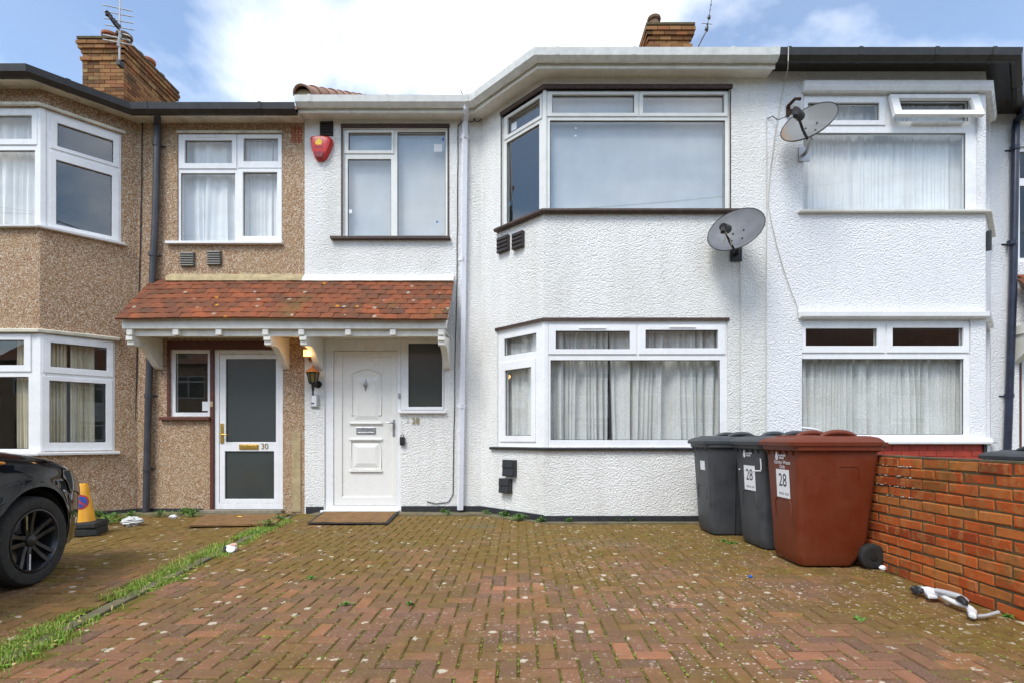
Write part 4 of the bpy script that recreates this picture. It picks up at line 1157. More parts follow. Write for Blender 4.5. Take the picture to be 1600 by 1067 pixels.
w = window(h30, FM, u30, [FM.rect(288, 219, 362, 255), FM.rect(380, 216, 434, 252), FM.rect(281, 270, 366, 377), FM.rect(379, 269, 432.5, 369)], [FM.rect(278.5, 210, 369, 263.5), FM.rect(371, 210, 440, 262.5), FM.rect(371, 264, 440, 377)], 'upvc', 'glass', d=-0.02, vents=[FM.rect(306, 213, 341, 215)])
ob('sill', MB().plate(FM, *FM.rect(262, 379, 443, 383), (), -0.02, 0.06), 'upvc', w, bevel=0.004)
ob('head_strip', MB().plate(FM, *FM.rect(277, 205.5, 441, 208.8), (), 0, 0.02), 'cream', w)
# sidelight and timber surround
w = window(h30, FM, wl30, [FM.rect(273, 551.5, 323.5, 644)], [], 'upvc', 'glass', d=-0.015)
ob('timber_sill', MB().plate(FM, *FM.rect(252, 651, 330, 656), (), -0.02, 0.06), 'red_wood', w, bevel=0.004)
ob('sticker', MB().plate(FM, *FM.rect(313.5, 626.5, 324, 641), (), -0.038, -0.037), 'paper', w)
ob('timber_frame', MB().plate(FM, FM.pu(262), FM.pu(443), FM.pz(350, 545.5), FM.pz(350, 533), (), -0.05, 0.02)
   .plate(FM, FM.pu(329), dr30[0], 0.0, FM.pz(350, 545.5), (), -0.05, 0.018)
   .plate(FM, FM.pu(262), FM.pu(266.4), FM.pz(264, 651), FM.pz(350, 545.5), (), -0.05, 0.018), 'red_wood', h30, bevel=0.003)
fr = (dr30[0] + .001, dr30[1] - .002, 0.035, dr30[3] - 0.002)
lf = FM.rect(341.5, 552, 435.5, 786)
dfr = ob('door_frame', MB().plate(FM, *fr, [lf], -0.1, -0.01), 'upvc', h30, bevel=0.005)
pu_, pl_ = FM.rect(351.5, 560, 430, 690), FM.rect(350, 704.5, 427, 779)
door = ob('door', MB().plate(FM, *ring(lf, -0.004), [pu_, pl_], -0.075, -0.02), 'upvc', h30, bevel=0.004)
ob('pane', MB().box(FM, *ring(pu_, .004), -0.05, -0.042), 'glass_frost', door)
ob('pane', MB().box(FM, *ring(pl_, .004), -0.05, -0.042), 'glass_frost', door)
ob('gasket', MB().plate(FM, *pu_, [ring(pu_, -.008)], -0.042, -0.034).plate(FM, *pl_, [ring(pl_, -.008)], -0.042, -0.034), 'dark_plastic', door)
ob('letterbox', MB().plate(FM, *FM.rect(373, 693.5, 403, 701.5), (), -0.02, -0.008).plate(FM, *FM.rect(375, 695, 401, 700), (), -0.008, -0.004), 'brass', door, bevel=0.003)
ob('handle', MB().plate(FM, *FM.rect(343.5, 661, 348.5, 692), (), -0.02, -0.008).tube([FM.w(FM.pu(346), FM.pz(346, 678), -0.01), FM.w(FM.pu(346), FM.pz(346, 678), 0.04), FM.w(FM.pu(349), FM.pz(346, 678.3), 0.045), FM.w(FM.pu(357), FM.pz(346, 679), 0.04)], 0.011, 8), 'brass', door, smooth=40, bevel=0.002)
text('digits', '30', 0.115, facing(FM, FM.pu(412.5), FM.pz(412, 697), -0.016), 'dull_brass', door, 0.003, sx=0.95)
bb = tag(ob('bell_push', MB().plate(FM, *FM.rect(330, 627, 334.2, 635.5), (), 0.018, 0.034), 'mortar_pale', None, bevel=0.003, org=FM.w(FM.pu(332), FM.pz(332, 636), 0)), 'cream bell push on the red brown post left of the door numbered 30', 'doorbell')
# left bay of 30
def lrect(x0, y0, x1, y1): return (FL.pu(x0), FL.pu(x1), ztl(y1), ztl(y0))
def crect(x0, y0, x1, y1): return (FLS.pu(x0), FLS.pu(x1), ztl(y1), ztl(y0))
gap = 0.06
w = window(h30, FL, (xl0, XL - gap, z_u0, z_u1), [lrect(-150, 180, 48.5, 217), lrect(-150, 234, 52, 350), (xl0 + 0.06, FL.pu(-165), ztl(350), ztl(234)), (xl0 + .06, FL.pu(-165), ztl(217), ztl(180))], [lrect(-158, 171, 57, 226)], 'upvc', 'glass', d=-0.02)
wc = window(h30, FLS, (gap, eU, z_u0, z_u1), [crect(90, 183, 177, 220), crect(88, 242, 175, 345)], [crect(79, 173, 187, 226), crect(78, 231, 186, 351)], 'upvc', 'glass_sky', d=-0.02)
post(w, (XL - gap + .001, YL), (XL, YL), FLS.w(gap - .001, 0)[:2], z_u0, z_u1, 'upvc')
pth = [(-8.7, YL), (XL, YL), FLS.w(eU + 0.04, 0)[:2]]
ob('sill', sweep(pth, [(-0.05, z_u0 - 0.035), (0.06, z_u0 - 0.035), (0.065, z_u0 - 0.008), (-0.05, z_u0 + 0.003)]), 'upvc', w, bevel=0.004)
ob('head_strip', sweep(pth, [(0.0, z_u1 + 0.002), (0.04, z_u1 + 0.002), (0.045, z_u1 + 0.035), (0.0, z_u1 + 0.05)]), 'cream', w, bevel=0.004)
w = window(h30, FL, (xl0, XL - gap, z_l0, z_l1), [lrect(-150, 531, 36.5, 570), lrect(-150, 588, 42, 701), (xl0 + 0.06, FL.pu(-165), ztl(701), ztl(588))], [lrect(-158, 522, 47, 580)], 'upvc', 'glass', d=-0.02)
wc = window(h30, FLS, (gap, eL, z_l0, z_l1), [crect(79.5, 533, 167, 571), crect(77.5, 593, 165.5, 691)], [crect(66, 522, 177, 581), crect(65, 586, 176, 704)], 'upvc', 'glass', d=-0.02)
post(w, (XL - gap + .001, YL), (XL, YL), FLS.w(gap - .001, 0)[:2], z_l0, z_l1, 'upvc')
pth = [(-8.7, YL), (XL, YL), FLS.w(eL + 0.05, 0)[:2]]
ob('sill', sweep(pth, [(-0.05, z_l0 - 0.04), (0.06, z_l0 - 0.04), (0.065, z_l0 - 0.008), (-0.05, z_l0 + 0.003)]), 'upvc', w, bevel=0.004)
ob('head_strip', sweep(pth, [(0.0, z_l1 + 0.002), (0.04, z_l1 + 0.002), (0.045, z_l1 + 0.04), (0.0, z_l1 + 0.055)]), 'cream', w, bevel=0.004)
# vents and air brick of 30
vent(h30, FM, FM.rect(283, 395, 305, 417), 'vent_grey', 0.03, 6)
vent(h30, FM, FM.rect(325, 393, 346.5, 415), 'vent_grey', 0.03, 6)
r = FM.rect(455.5, 199, 472, 224)
ab = ob('air_brick', MB().plate(FM, *r, [(r[0] + (r[1] - r[0]) * (a + .14) / 3, r[0] + (r[1] - r[0]) * (a + .86) / 3, r[2] + (r[3] - r[2]) * (b + .18) / 6, r[2] + (r[3] - r[2]) * (b + .82) / 6) for a in range(3) for b in range(6)], -0.03, 0.008), 'terracotta', h30)
ob('cavity_shade', MB().plate(FM, *ring(r, -0.005), (), -0.05, -0.018), 'dark_plastic', ab)  # black plate stands in for the shade behind the holes
downpipe(h30, FM, [(246, 166, 0.25), (246, 176, 0.25), (246, 192, 0.07), (246, 205, 0.07), (243, 330, 0.07), (238, 440, 0.07), (232, 620, 0.07), (228, 800, 0.07)], 0.044, 'pipe_grey', 0.07, [(245, 226), (239, 398), (232, 618), (230, 732)])

# ================================================================= PORCH CANOPY over both doors
cx0, cx1 = -5.215, -0.915
YE, ZE, ZT = 6.66, 2.60, 3.28
can = thing('porch_canopy', 'red clay tiled porch canopy on white curved brackets across both front doors', 'canopy', ((cx0 + cx1) / 2, YM, 2.4))
sl = Vector((0, YM - YE, ZT - ZE)); SL = sl.length; sl.normalize()
nrm = Vector((0, -sl.z, sl.y))
base = Vector((0, YE, ZE))
rnd = random.Random(77)
deck = MB().prism([(cx0 + .02, YE + 0.03, ZE + 0.01), (cx1 - .02, YE + 0.03, ZE + 0.01), (cx1 - .02, YM - 0.002, ZT - 0.02), (cx0 + .02, YM - 0.002, ZT - 0.02)], (0, 0.02, -0.03))
ob('roof_boarding', deck, 'white_board', can)
NT_ = 26; tw = (cx1 - cx0) / NT_; rows = 8; gauge = SL / rows
def tile_mesh(w, l, th):
    rings = []
    for s, dz in ((0.0, 0.0), (0.4, 0.004), (1.0, 0.0)):
        ring_ = []
        for a in (-1, -.33, .33, 1): ring_.append((a * w / 2, s * l + rnd.uniform(-.002, .002), th + dz + 0.004 * (1 - a * a)))
        for a in (1, -1): ring_.append((a * w / 2, s * l, dz))
        rings.append(ring_)
    return MB().loft(rings).mesh('roof_tile', 'tile')
tms = [tile_mesh(tw - 0.004, gauge * 1.45, 0.019) for _ in range(4)] ; thalf = [tile_mesh(tw / 2 - 0.004, gauge * 1.45, 0.019)]
M0 = Matrix(((1, 0, 0, 0), (0, sl.y, nrm.y, 0), (0, sl.z, nrm.z, 0), (0, 0, 0, 1)))
for r_ in range(rows):
    half = r_ % 2
    xs = [(cx0 + tw * (k + 0.5), tms) for k in range(NT_)] if not half else [(cx0 + tw * .25, thalf)] + [(cx0 + tw * (k + 1), tms) for k in range(NT_ - 1)] + [(cx1 - tw * .25, thalf)]
    for x, ms in xs:
        o = bpy.data.objects.new('roof_tile', rnd.choice(ms)); COL.objects.link(o); o.parent = can
        p = base + sl * (gauge * r_ - 0.035) + nrm * (0.018 + rnd.uniform(0, 0.004)) + Vector((x, 0, 0))
        p.z += 0.012 * math.sin(x * 1.3) - 0.006
        slip = r_ == rows - 1 and abs(x + 2.55) < .2
        tilt = R(4.0) + rnd.gauss(0, 0.012)
        M = Matrix.Translation(p - can.location) @ M0 @ Matrix.Rotation(-tilt, 4, 'X') @ Matrix.Rotation(rnd.gauss(0, 0.010) + (0.10 if slip else 0), 4, 'Z') @ Matrix.Rotation(rnd.gauss(0, 0.012), 4, 'Y')
        o.matrix_local = M
def fillet(x0, x1, mat, h):
    mb = MB(); n = 24; rings = []
    for k in range(n + 1):
        x = x0 + (x1 - x0) * k / n; j = rnd.uniform(-.006, .006)
        rings.append([(x, YM + 0.002, ZT - 0.05), (x, YM - 0.10 + j, ZT - 0.02), (x, YM - 0.075 + j, ZT + 0.035), (x, YM - 0.012, ZT + h + j), (x, YM + 0.002, ZT + h + j)])
    return mb.loft(rings)
ob('flashing', fillet(cx0 + 0.25, XS - 0.002, 'mortar_pale', 0.10), 'mortar_pale', can)
ob('flashing', fillet(XS, cx1, 'white_board', 0.085), 'white_board', can)
ob('fascia_board', MB().cube(cx0 + 0.03, cx1 - 0.03, YE + 0.035, YE + 0.06, ZE - 0.125, ZE - 0.005), 'white_board', can, bevel=0.004)
ob('end_board', MB().prism([(cx1 - 0.05, YE + 0.062, ZE - 0.125), (cx1 - 0.05, YE + 0.062, ZE), (cx1 - 0.05, YM - 0.003, ZT - 0.06), (cx1 - 0.05, YM - 0.003, ZT - 0.19)], (0.02, 0, 0)), 'white_board', can)
ob('end_board', MB().prism([(cx0 + 0.03, YE + 0.062, ZE - 0.125), (cx0 + 0.03, YE + 0.062, ZE), (cx0 + 0.03, YM - 0.003, ZT - 0.06), (cx0 + 0.03, YM - 0.003, ZT - 0.19)], (0.02, 0, 0)), 'white_board', can)
ob('soffit_board', MB().cube(cx0 + 0.06, cx1 - 0.06, YE + 0.062, YM - 0.003, ZE - 0.13, ZE - 0.118), 'white_board', can)
ob('beam', MB().cube(cx0 + 0.06, cx1 - 0.06, YE + 0.10, YE + 0.17, ZE - 0.21, ZE - 0.131), 'white_board', can, bevel=0.005)
XW = lambda p, y: (p - CX) / FPX * y
for p in (203, 275, 342, 415, 471, 544, 614, 689):
    x = XW(p, YE + 0.06); x = min(max(x, cx0 + 0.08), cx1 - 0.08)
    ob('rafter_end', MB().cube(x - 0.037, x + 0.037, YE + 0.045, YE + 0.098, ZE - 0.205, ZE - 0.127), 'white_board', can, bevel=0.004)
for p in (205, 419, 475, 690):
    x = XW(p, YE + 0.1); x = min(max(x, cx0 + 0.09), cx1 - 0.09)
    prof = [(YM, ZE - 0.13), (YE + 0.10, ZE - 0.212), (YE + 0.06, ZE - 0.212), (YE + 0.06, ZE - 0.27), (YE + 0.085, ZE - 0.275), (YE + 0.085, ZE - 0.325), (YE + 0.13, ZE - 0.335)]
    for k in range(1, 9):
        t = k / 8; prof.append((YE + 0.13 + (YM - YE - 0.13) * t ** 0.85 * 0.93, ZE - 0.335 - 0.24 * math.sin(t * math.pi / 2) ** 2.4 + 0.05 * math.sin(t * math.pi)))
    prof.append((YM, ZE - 0.575))
    ob('bracket', MB().prism([(x - 0.045, y, z) for y, z in prof], (0.09, 0, 0)), 'white_board', can, bevel=0.006)
# small canopy of the next house, whose corner pokes into view
can2 = thing('porch_canopy', 'corner of a red tiled porch canopy beyond the blue black downpipe', 'canopy', (8.6, YM, 2.5))
x0 = 7.02
for r_ in range(rows):
    for k in range(10):
        o = bpy.data.objects.new('roof_tile', rnd.choice(tms)); COL.objects.link(o); o.parent = can2
        p = base + sl * (gauge * r_ - 0.035) + nrm * 0.018 + Vector((x0 + tw * (k + .5 + .5 * (r_ % 2)), 0, 0.06))
        o.matrix_local = Matrix.Translation(p - can2.location) @ M0 @ Matrix.Rotation(-R(4) + rnd.gauss(0, .01), 4, 'X')
ob('soffit_board', MB().cube(x0, x0 + 1.7, YE + 0.05, YM - 0.003, ZE - 0.10, ZE + 0.02), 'white_board', can2)
ob('bracket', MB().prism([(x0 + 0.02, YM, ZE - 0.102), (x0 + 0.02, YE + 0.06, ZE - 0.102), (x0 + 0.02, YE + 0.06, ZE - 0.2), (x0 + 0.02, YM - .25, ZE - 0.3), (x0 + 0.02, YM, ZE - 0.5)], (0.09, 0, 0)), 'white_board', can2)

# ================================================================= CHIMNEYS (parts of their houses)
def chimney(house, x0, x1, y0, y1, z0, z1, faces, pots, mat='brick_stock'):
    core = ob('chimney', MB().cube(x0 + 0.012, x1 - 0.012, y0 + 0.012, y1 - 0.012, z0, z1 - 0.02), 'mortar', house)
    rn = random.Random(int(abs(x0 * 100)))
    bl, bh = 0.225, 0.075
    nrow = int((z1 - z0) / bh)
    band = {nrow - 1: 0.075, nrow - 2: 0.055, nrow - 3: 0.02, nrow - 5: 0.028}
    for F, u0, u1 in faces:
        for r_ in range(nrow):
            z = z0 + r_ * bh
            if z + bh < z1 - 1.35: continue
            o_ = band.get(r_, 0.0)
            u = u0 - o_ - (bl / 2 if r_ % 2 else 0)
            while u < u1 + o_ - 0.01:
                a, b = max(u, u0 - o_), min(u + bl - 0.010, u1 + o_)
                if b - a > 0.03:
                    ob('brick', MB().plate(F, a, b, z, z + bh - 0.010, (), -0.05, o_ + 0.002 + rn.uniform(-.003, .004)), mat, core)
                u += bl
    ob('capping', MB().cube(x0 - 0.07, x1 + 0.07, y0 - 0.07, y1 + 0.07, z1 - 0.02, z1 + 0.035), 'mortar', core, bevel=0.012)
    for x, y, h, r, m in pots:
        ob('chimney_pot', MB().lathe([(r * 1.0, z1), (r * 0.92, z1 + 0.04), (r * 0.86, z1 + h * 0.75), (r * 1.08, z1 + h * 0.78), (r * 1.15, z1 + h * 0.86), (r * 1.10, z1 + h * 0.97), (r * 0.98, z1 + h), (r * 0.80, z1 + h), (r * 0.72, z1 + h * 0.55)], (x, y, 0), seg=20, cap=False), m, core, smooth=40)
        ob('flaunching', MB().lathe([(r * 1.5, z1 + 0.03), (r * 1.05, z1 + 0.09), (r * 0.9, z1 + 0.09)], (x, y, 0), seg=16, cap=False), 'mortar', core, smooth=40)
ya, yb = 10.2, 11.72
xr_, xl_ = (193 - CX) / FPX * ya, (129 - CX) / FPX * ya
zt_ = CAMH + (CY - 63) / FPX * ya
chimney(h30, xl_, xr_, ya, yb, 7.2, zt_, [(Fr((0, ya), (1, 0)), xl_, xr_), (Fr((xr_, ya), (0, 1)), 0, yb - ya)],
        [(xl_ + .38, ya + 0.22, .28, .135, 'pot'), (xl_ + .60, ya + .30, .34, .13, 'pot_dark'), (xl_ + .55, ya + .68, .26, .13, 'pot_dark'), (xl_ + .58, ya + 1.0, .34, .13, 'pot'), (xl_ + .58, ya + 1.30, .24, .125, 'pot_dark')])
yc = 9.8
x0, x1 = (1014 - CX) / FPX * yc, (1079 - CX) / FPX * yc
zt2 = CAMH + (CY - 42) / FPX * yc
chimney(h28, x0, x1, yc, yc + 1.3, 7.6, zt2, [(Fr((0, yc), (1, 0)), x0, x1), (Fr((x0, yc + 1.3), (0, -1)), 0, 1.3)],
        [(x0 + 0.14, yc + 0.17, .30, .115, 'pot_dark'), (x0 + 0.52, yc + 0.42, .30, .12, 'pot')])

# ---------------------------------------------------------------- aerials
def PT(px, py, y): return Vector(((px - CX) / FPX * y, y, CAMH + (CY - py) / FPX * y))
ae = thing('tv_aerial', 'grey television aerial with long rods on the left brick chimney', 'aerial', PT(187, 90, 10.05))
y = 10.05
ob('mast', MB().tube([PT(186.5, 96, y), PT(187, 40, y), PT(187.5, -40, y)], 0.018, 8), 'steel', ae)
ob('clamp', MB().cube(*[c for p in zip(PT(186, 99, y) - Vector((.035, .03, .05)), PT(186, 99, y) + Vector((.035, .09, .05))) for c in p]), 'iron', ae)
for (a, b) in (((160, 8), (207, 18)), ((162, 18), (208, 27)), ((163, 29), (208, 37)), ((164, 39), (210, 47.5))):
    ob('rod', MB().tube([PT(*a, y), PT(*b, y)], 0.010, 6), 'steel', ae)
for (a, b) in (((161, 55), (203, 64)), ((161, 62.5), (208, 71.5)), ((189, 53), (203, 57))):
    ob('rod', MB().tube([PT(*a, y), PT(*b, y)], 0.014, 6), 'steel', ae)
ob('boom', MB().tube([PT(188, 52, y - .02), PT(184.5, 73, y - .02)], 0.024, 6), 'steel', ae)
for k in range(5):
    c = PT(168 + 4 * k + 0.3 * k, 22 + 5 * k, y - 0.15 * (4 - k)); ob('director', MB().ball(tuple(c), (0.045, 0.05, 0.045), 7, 5, 0.35, rnd), 'iron', ae)
ob('director_boom', MB().tube([PT(166, 19, y - .7), PT(186, 44, y)], 0.02, 6), 'iron', ae)
ae = thing('tv_aerial', 'thin leaning television aerial behind the chimney of the middle house', 'aerial', PT(1092, 72, 9.4))
y = 9.4
ob('mast', MB().tube([PT(1088, 79, y), PT(1103, 50, y), PT(1105, 42, y)], [0.014, 0.014, 0.012], 6), 'iron', ae)
ob('boom', MB().tube([PT(1104.5, 44, y), PT(1108, 25, y), PT(1113, -6, y)], 0.007, 6), 'iron', ae)
ob('rod', MB().tube([PT(1096.5, 37, y), PT(1113, 38.5, y)], 0.006, 6), 'steel', ae)
for a, b, s in ((1104.5, 46, .035), (1107.5, 28, .030), (1105.5, 39, .018), (1111, 8, .012), (1109.5, 16, .012)): ob('director', MB().ball(tuple(PT(a, b, y)), (s, s, s * 1.3), 7, 5, .3, rnd), 'iron', ae)
ae = thing('tv_aerial', 'single grey mast rising above the roof at the right edge', 'aerial', PT(1598, 141, 9.5))
ob('mast', MB().tube([PT(1598, 150, 9.5), PT(1598, 104, 9.5)], 0.018, 6), 'steel', ae)

# ================================================================= THINGS FIXED TO THE WALLS
def dish(loc, az, el, roll, ra, rb, mat, label, lnb_dark=True, rust=False):
    d = thing('satellite_dish', label, 'satellite dish', loc)
    N = Vector((-math.sin(az) * math.cos(el), -math.cos(az) * math.cos(el), math.sin(el)))
    X = Vector((0, 0, 1)).cross(N).normalized(); Y = N.cross(X)
    X, Y = X * math.cos(roll) + Y * math.sin(roll), Y * math.cos(roll) - X * math.sin(roll)
    L = Vector(loc)
    def P(x, y, z): return L + X * x + Y * y + N * z
    mb = MB(); rings = []
    for f in (0.02, .25, .5, .75, .93, 1.0):
        rings.append([P(ra * f * math.cos(t), rb * f * math.sin(t), 0.09 * f * f) for t in [2 * math.pi * k / 40 for k in range(40)]])
    for f, z in ((1.02, .092), (1.02, .082), (0.97, .066), (.5, .01), (.02, -.012)):
        rings.append([P(ra * f * math.cos(t), rb * f * math.sin(t), z) for t in [2 * math.pi * k / 40 for k in range(40)]])
    # reflector stored in its own frame so that its material can follow it
    o = ob('reflector', mb.loft(rings), mat, d, smooth=50)
    rim = ob('rim', MB().tube([P(ra * 1.01 * math.cos(t), rb * 1.01 * math.sin(t), 0.088) for t in [2 * math.pi * k / 40 for k in range(41)]], 0.006, 6, False), 'iron', d, smooth=60)
    a0 = P(0.02, -rb * 1.0, 0.07); a1 = P(-0.02, -rb * 0.92, 0.42)
    ob('arm', MB().tube([a0, P(0, -rb * 1.0, .2), a1], 0.015, 6), 'iron', d)
    ob('lnb', MB().tube([a1 + Y * -0.02 + N * 0.02, a1 + (P(0, 0, .0) - a1).normalized() * 0.14], [0.045, 0.050], 10).tube([a1 - Y * .02, a1 - Y * .075], [.028, .028], 8), 'iron', d, smooth=40)
    for x, y in ((-.05, .02), (.07, .04), (-.05, -.1), (.07, -.1)):
        ob('bolt', MB().lathe([(0.011, -.004), (0.011, 0.010), (0.004, 0.014)], tuple(P(x, y, 0.09 * ((x / ra) ** 2 + (y / rb) ** 2))), N, 8), 'iron', d)
    wall = Vector((L.x + 0.10, YB, L.z - 0.14))
    ob('bracket', MB().tube([P(0, -.04, -.02), P(0, -.06, -.10), wall + Vector((0, -.06, 0)), wall], 0.022, 8).cube(wall.x - .07, wall.x + .07, YB - 0.02, YB, wall.z - .09, wall.z + .09), 'steel' if rust else 'iron', d)
    return d, P, a1
L1 = PT(1152, 367, YB - 0.28)
d1, P1, a1 = dish(tuple(L1), R(37), R(27), 0, .32, .32, 'dish', 'dark grey satellite dish on the wall beneath the middle bay window corner')
for dx in (0, .05):
    ob('lead', MB().tube([a1 - Vector((0, 0, .03)), a1 + Vector((.02 + dx, 0, -.12)), a1 + Vector((.03 + dx * 2, .1, -.17))], 0.006, 5), 'cable_white', d1)
L2 = PT(1266, 201, YB - 0.32)
d2, P2, a2 = dish(tuple(L2), R(43), R(30), 0, .30, .30, 'dish_mesh', 'rusty see through satellite dish beside the upper window with the open light', rust=True)
ob('lead', MB().tube([a2, a2 + Vector((-.12, .03, -.04)), PT(1215, 188, YB - .1), PT(1207, 182, YB - .03), PT(1199, 186, YB - .01)], 0.006, 5), 'cable_black', d2)
rbk = thing('rusty_bracket', 'rusty empty wall bracket above the see through dish', 'bracket', PT(1238, 184, YB))
ob('plate', MB().plate(FB, *FB.rect(1228, 168, 1246, 183), [FB.rect(1234, 165, 1240, 172), FB.rect(1233, 178, 1240, 184)], 0, 0.012), 'rust', rbk)
ob('arm', MB().tube([FB.w(FB.pu(1230), FB.pz(1230, 168), 0.01), FB.w(FB.pu(1236), FB.pz(1230, 163), 0.10), FB.w(FB.pu(1246), FB.pz(1246, 160), 0.06)], 0.02, 6), 'rust', rbk)
ob('arm', MB().tube([FB.w(FB.pu(1229), FB.pz(1230, 183), 0.01), FB.w(FB.pu(1236), FB.pz(1230, 176), 0.09), FB.w(FB.pu(1245), FB.pz(1245, 182), 0.01)], 0.016, 6), 'rust', rbk)

# burglar alarm box
al = thing('alarm_box', 'red shield shaped burglar alarm box with yellow flame emblem', 'alarm', FM.w(FM.pu(503), FM.pz(503, 252), 0))
shp = [(486.5, 219), (489, 216.5), (497, 215.5), (506, 215.5), (516, 217), (520.5, 221), (521, 227), (516, 240), (511, 249), (507, 253), (497, 253), (493.5, 249), (489, 236)]
P_ = px(FM, shp); cu_, cz_ = FM.pu(503.5), FM.pz(503, 233)
def sc(k, l): return [(cu_ + (u - cu_) * k, cz_ + (z - cz_) * k) for u, z in l]
ob('case', MB().loft([arc(FM, P_, 0.0), arc(FM, P_, 0.045), arc(FM, sc(0.86, P_), 0.075), arc(FM, sc(0.80, P_), 0.078)]), 'alarm_red', al, smooth=35)
ob('strobe_cover', MB().loft([arc(FM, px(FM, [(493, 243), (511.5, 243), (507.5, 252.8), (496.5, 252.8)]), 0.03), arc(FM, px(FM, [(494.5, 242), (510.5, 242), (506.5, 251), (497.5, 251)]), 0.086)]), 'alarm_dark', al, bevel=0.006)
fl = px(FM, [(496.3, 230), (496, 225.5), (498, 226), (498.5, 222.5), (500, 223.5), (501.3, 220), (503, 223), (504.6, 222.6), (504.8, 225.5), (506.3, 225), (506, 230), (504.5, 231.5), (498, 231.5)])
ob('emblem', MB().prism(arc(FM, fl, 0.0782), FM.n * 0.002), 'yellow', al)
for y0, x0, x1 in ((233.5, 494, 508), (235.8, 495, 507.5)): ob('lettering', MB().plate(FM, *FM.rect(x0, y0, x1, y0 + 1.0), (), 0.0782, 0.0795), 'alarm_dark', al)

# lit floodlight and carriage lantern by the white door
fd = thing('floodlight', 'small lit halogen floodlight glowing orange under the canopy bracket', 'floodlight', FM.w(FM.pu(484), FM.pz(484, 562), 0))
c = FM.w(FM.pu(483.5), FM.pz(483, 552), 0.14)
def fp(x, y, d): return FM.w(FM.pu(x, d), FM.pz(x, y, d), d)
ob('housing', MB().loft([[fp(473, 545, .20), fp(492, 545, .20), fp(492, 557.5, .20), fp(473, 557.5, .20)], [fp(478, 544, .08), fp(491, 544, .08), fp(491, 556, .08), fp(478, 556, .08)]]), 'copper', fd, bevel=0.006)
ob('lamp_lens', MB().loft([[fp(474, 546, .203), fp(491.5, 546, .203), fp(491.5, 556.5, .203), fp(474, 556.5, .203)], [fp(474.5, 546.5, .212), fp(491, 546.5, .212), fp(491, 556, .212), fp(474.5, 556, .212)]]), 'lit', fd)
ob('arm', MB().tube([fp(484.5, 551, .09), fp(485, 558, .05), fp(485.5, 561, 0)], 0.014, 6), 'iron', fd)
ob('sensor', MB().ball(fp(486, 561, .05), .035, 10, 7), 'copper', fd, smooth=60)
fll = bpy.data.lights.new('floodlight', 'POINT'); fll.energy = 0.9; fll.color = (1.0, 0.55, 0.2); fll.shadow_soft_size = 0.05
flo = bpy.data.objects.new('floodlight_glow', fll); COL.objects.link(flo); flo.location = Vector(fp(482, 551, .27)) - fd.location; flo.parent = fd
ln = thing('carriage_lantern', 'copper topped carriage lantern with amber glass beside the white door', 'lantern', FM.w(FM.pu(489), FM.pz(489, 610), 0))
lc = Vector(fp(489, 588, .14)); X = lc.x; Yl = lc.y
ZL = lambda y: CAMH + (CY - y) / FPX * Yl
wl = lambda p: p / FPX * Yl
ob('cap', MB().lathe([(wl(12.5), ZL(581.5)), (wl(11.5), ZL(580)), (wl(6.5), ZL(576.5)), (wl(4), ZL(575)), (wl(2.6), ZL(574.5)), (wl(2.6), ZL(572.5)), (wl(1), ZL(570))], (X, Yl, 0), seg=6), 'copper', ln)
ob('finial', MB().tube([(X, Yl, ZL(574)), (X, Yl, ZL(569.5))], [.016, .008], 8), 'iron', ln)
hexr = lambda r, z: [(X + r * math.cos(math.pi / 3 * k + .26), Yl + r * math.sin(math.pi / 3 * k + .26), z) for k in range(6)]
ob('glass', MB().loft([hexr(wl(5.4), ZL(597)), hexr(wl(8.7), ZL(582))]), 'glass_amber', ln)
for k in range(6):
    ob('glazing_bar', MB().tube([hexr(wl(5.5), ZL(597.5))[k], hexr(wl(8.9), ZL(581.5))[k]], 0.009, 6), 'iron', ln)
ob('base', MB().lathe([(wl(6.0), ZL(597)), (wl(5.6), ZL(599)), (wl(2.5), ZL(600.5)), (wl(2.2), ZL(606)), (wl(1.2), ZL(612)), (wl(1.6), ZL(616)), (0.002, ZL(618))], (X, Yl, 0), seg=12), 'iron', ln, smooth=40)
ob('arm', MB().tube([(X, Yl, ZL(603)), fp(493, 602, .08), fp(496, 600, .015)], [.018, .02, .03], 8).lathe([(.055, 0), (.05, .025), (.02, .03)], fp(497, 600, 0), FM.n, 14), 'iron', ln, smooth=50)

# ---------------------------------------------------------------- cables on the walls
def cable(F, pts, r, mat, label, d=0.012, clips=True):
    out = [Vector(F.w(F.pu(x, d), F.pz(x, y, d), d)) for x, y in pts]
    sm = []
    for a, b in zip(out, out[1:]):
        n = max(1, int((b - a).length / 0.22))
        for k in range(n): sm.append(a.lerp(b, k / n) + F.u * random.uniform(-.004, .004))
    sm.append(out[-1])
    return tag(ob('cable', MB().tube(sm, r, 5), mat, None, org=tuple(out[0])), label, 'cable')
cable(FM, [(222, 192), (221, 300), (218, 420), (214, 540), (211, 700), (208, 792)], 0.007, 'cable_black', 'thin black cable running down the pebbledash left of the grey downpipe')
cable(FM, [(716, 196), (715, 300), (714, 430), (711, 560), (709, 700), (708, 772), (700, 784), (680, 786), (667, 783)], 0.006, 'cable_black', 'thin dark cable beside the white downpipe, curling above the plinth')
cb = [PT(719.5, 142, 6.96), PT(733, 166, 7.1), PT(741, 176, 7.25)] + [PT(746 + 6.5 * math.cos(t), 183 + 8 * math.sin(t), 7.26) for t in [math.pi + k * .55 for k in range(16)]] + [PT(740, 190, 7.27), PT(732, 191, 7.28), PT(722, 190, 7.23), PT(716.5, 197, 7.285)]
tag(ob('cable', MB().tube(cb, 0.006, 5), 'cable_black', None, org=tuple(cb[0])), 'loose loop of black cable hanging by the top of the white downpipe', 'cable')
cable(FB, [(1198, 186), (1197.5, 320), (1197, 480), (1196, 690)], 0.006, 'cable_grey', 'painted over cable running straight down the wall between the two white bays')
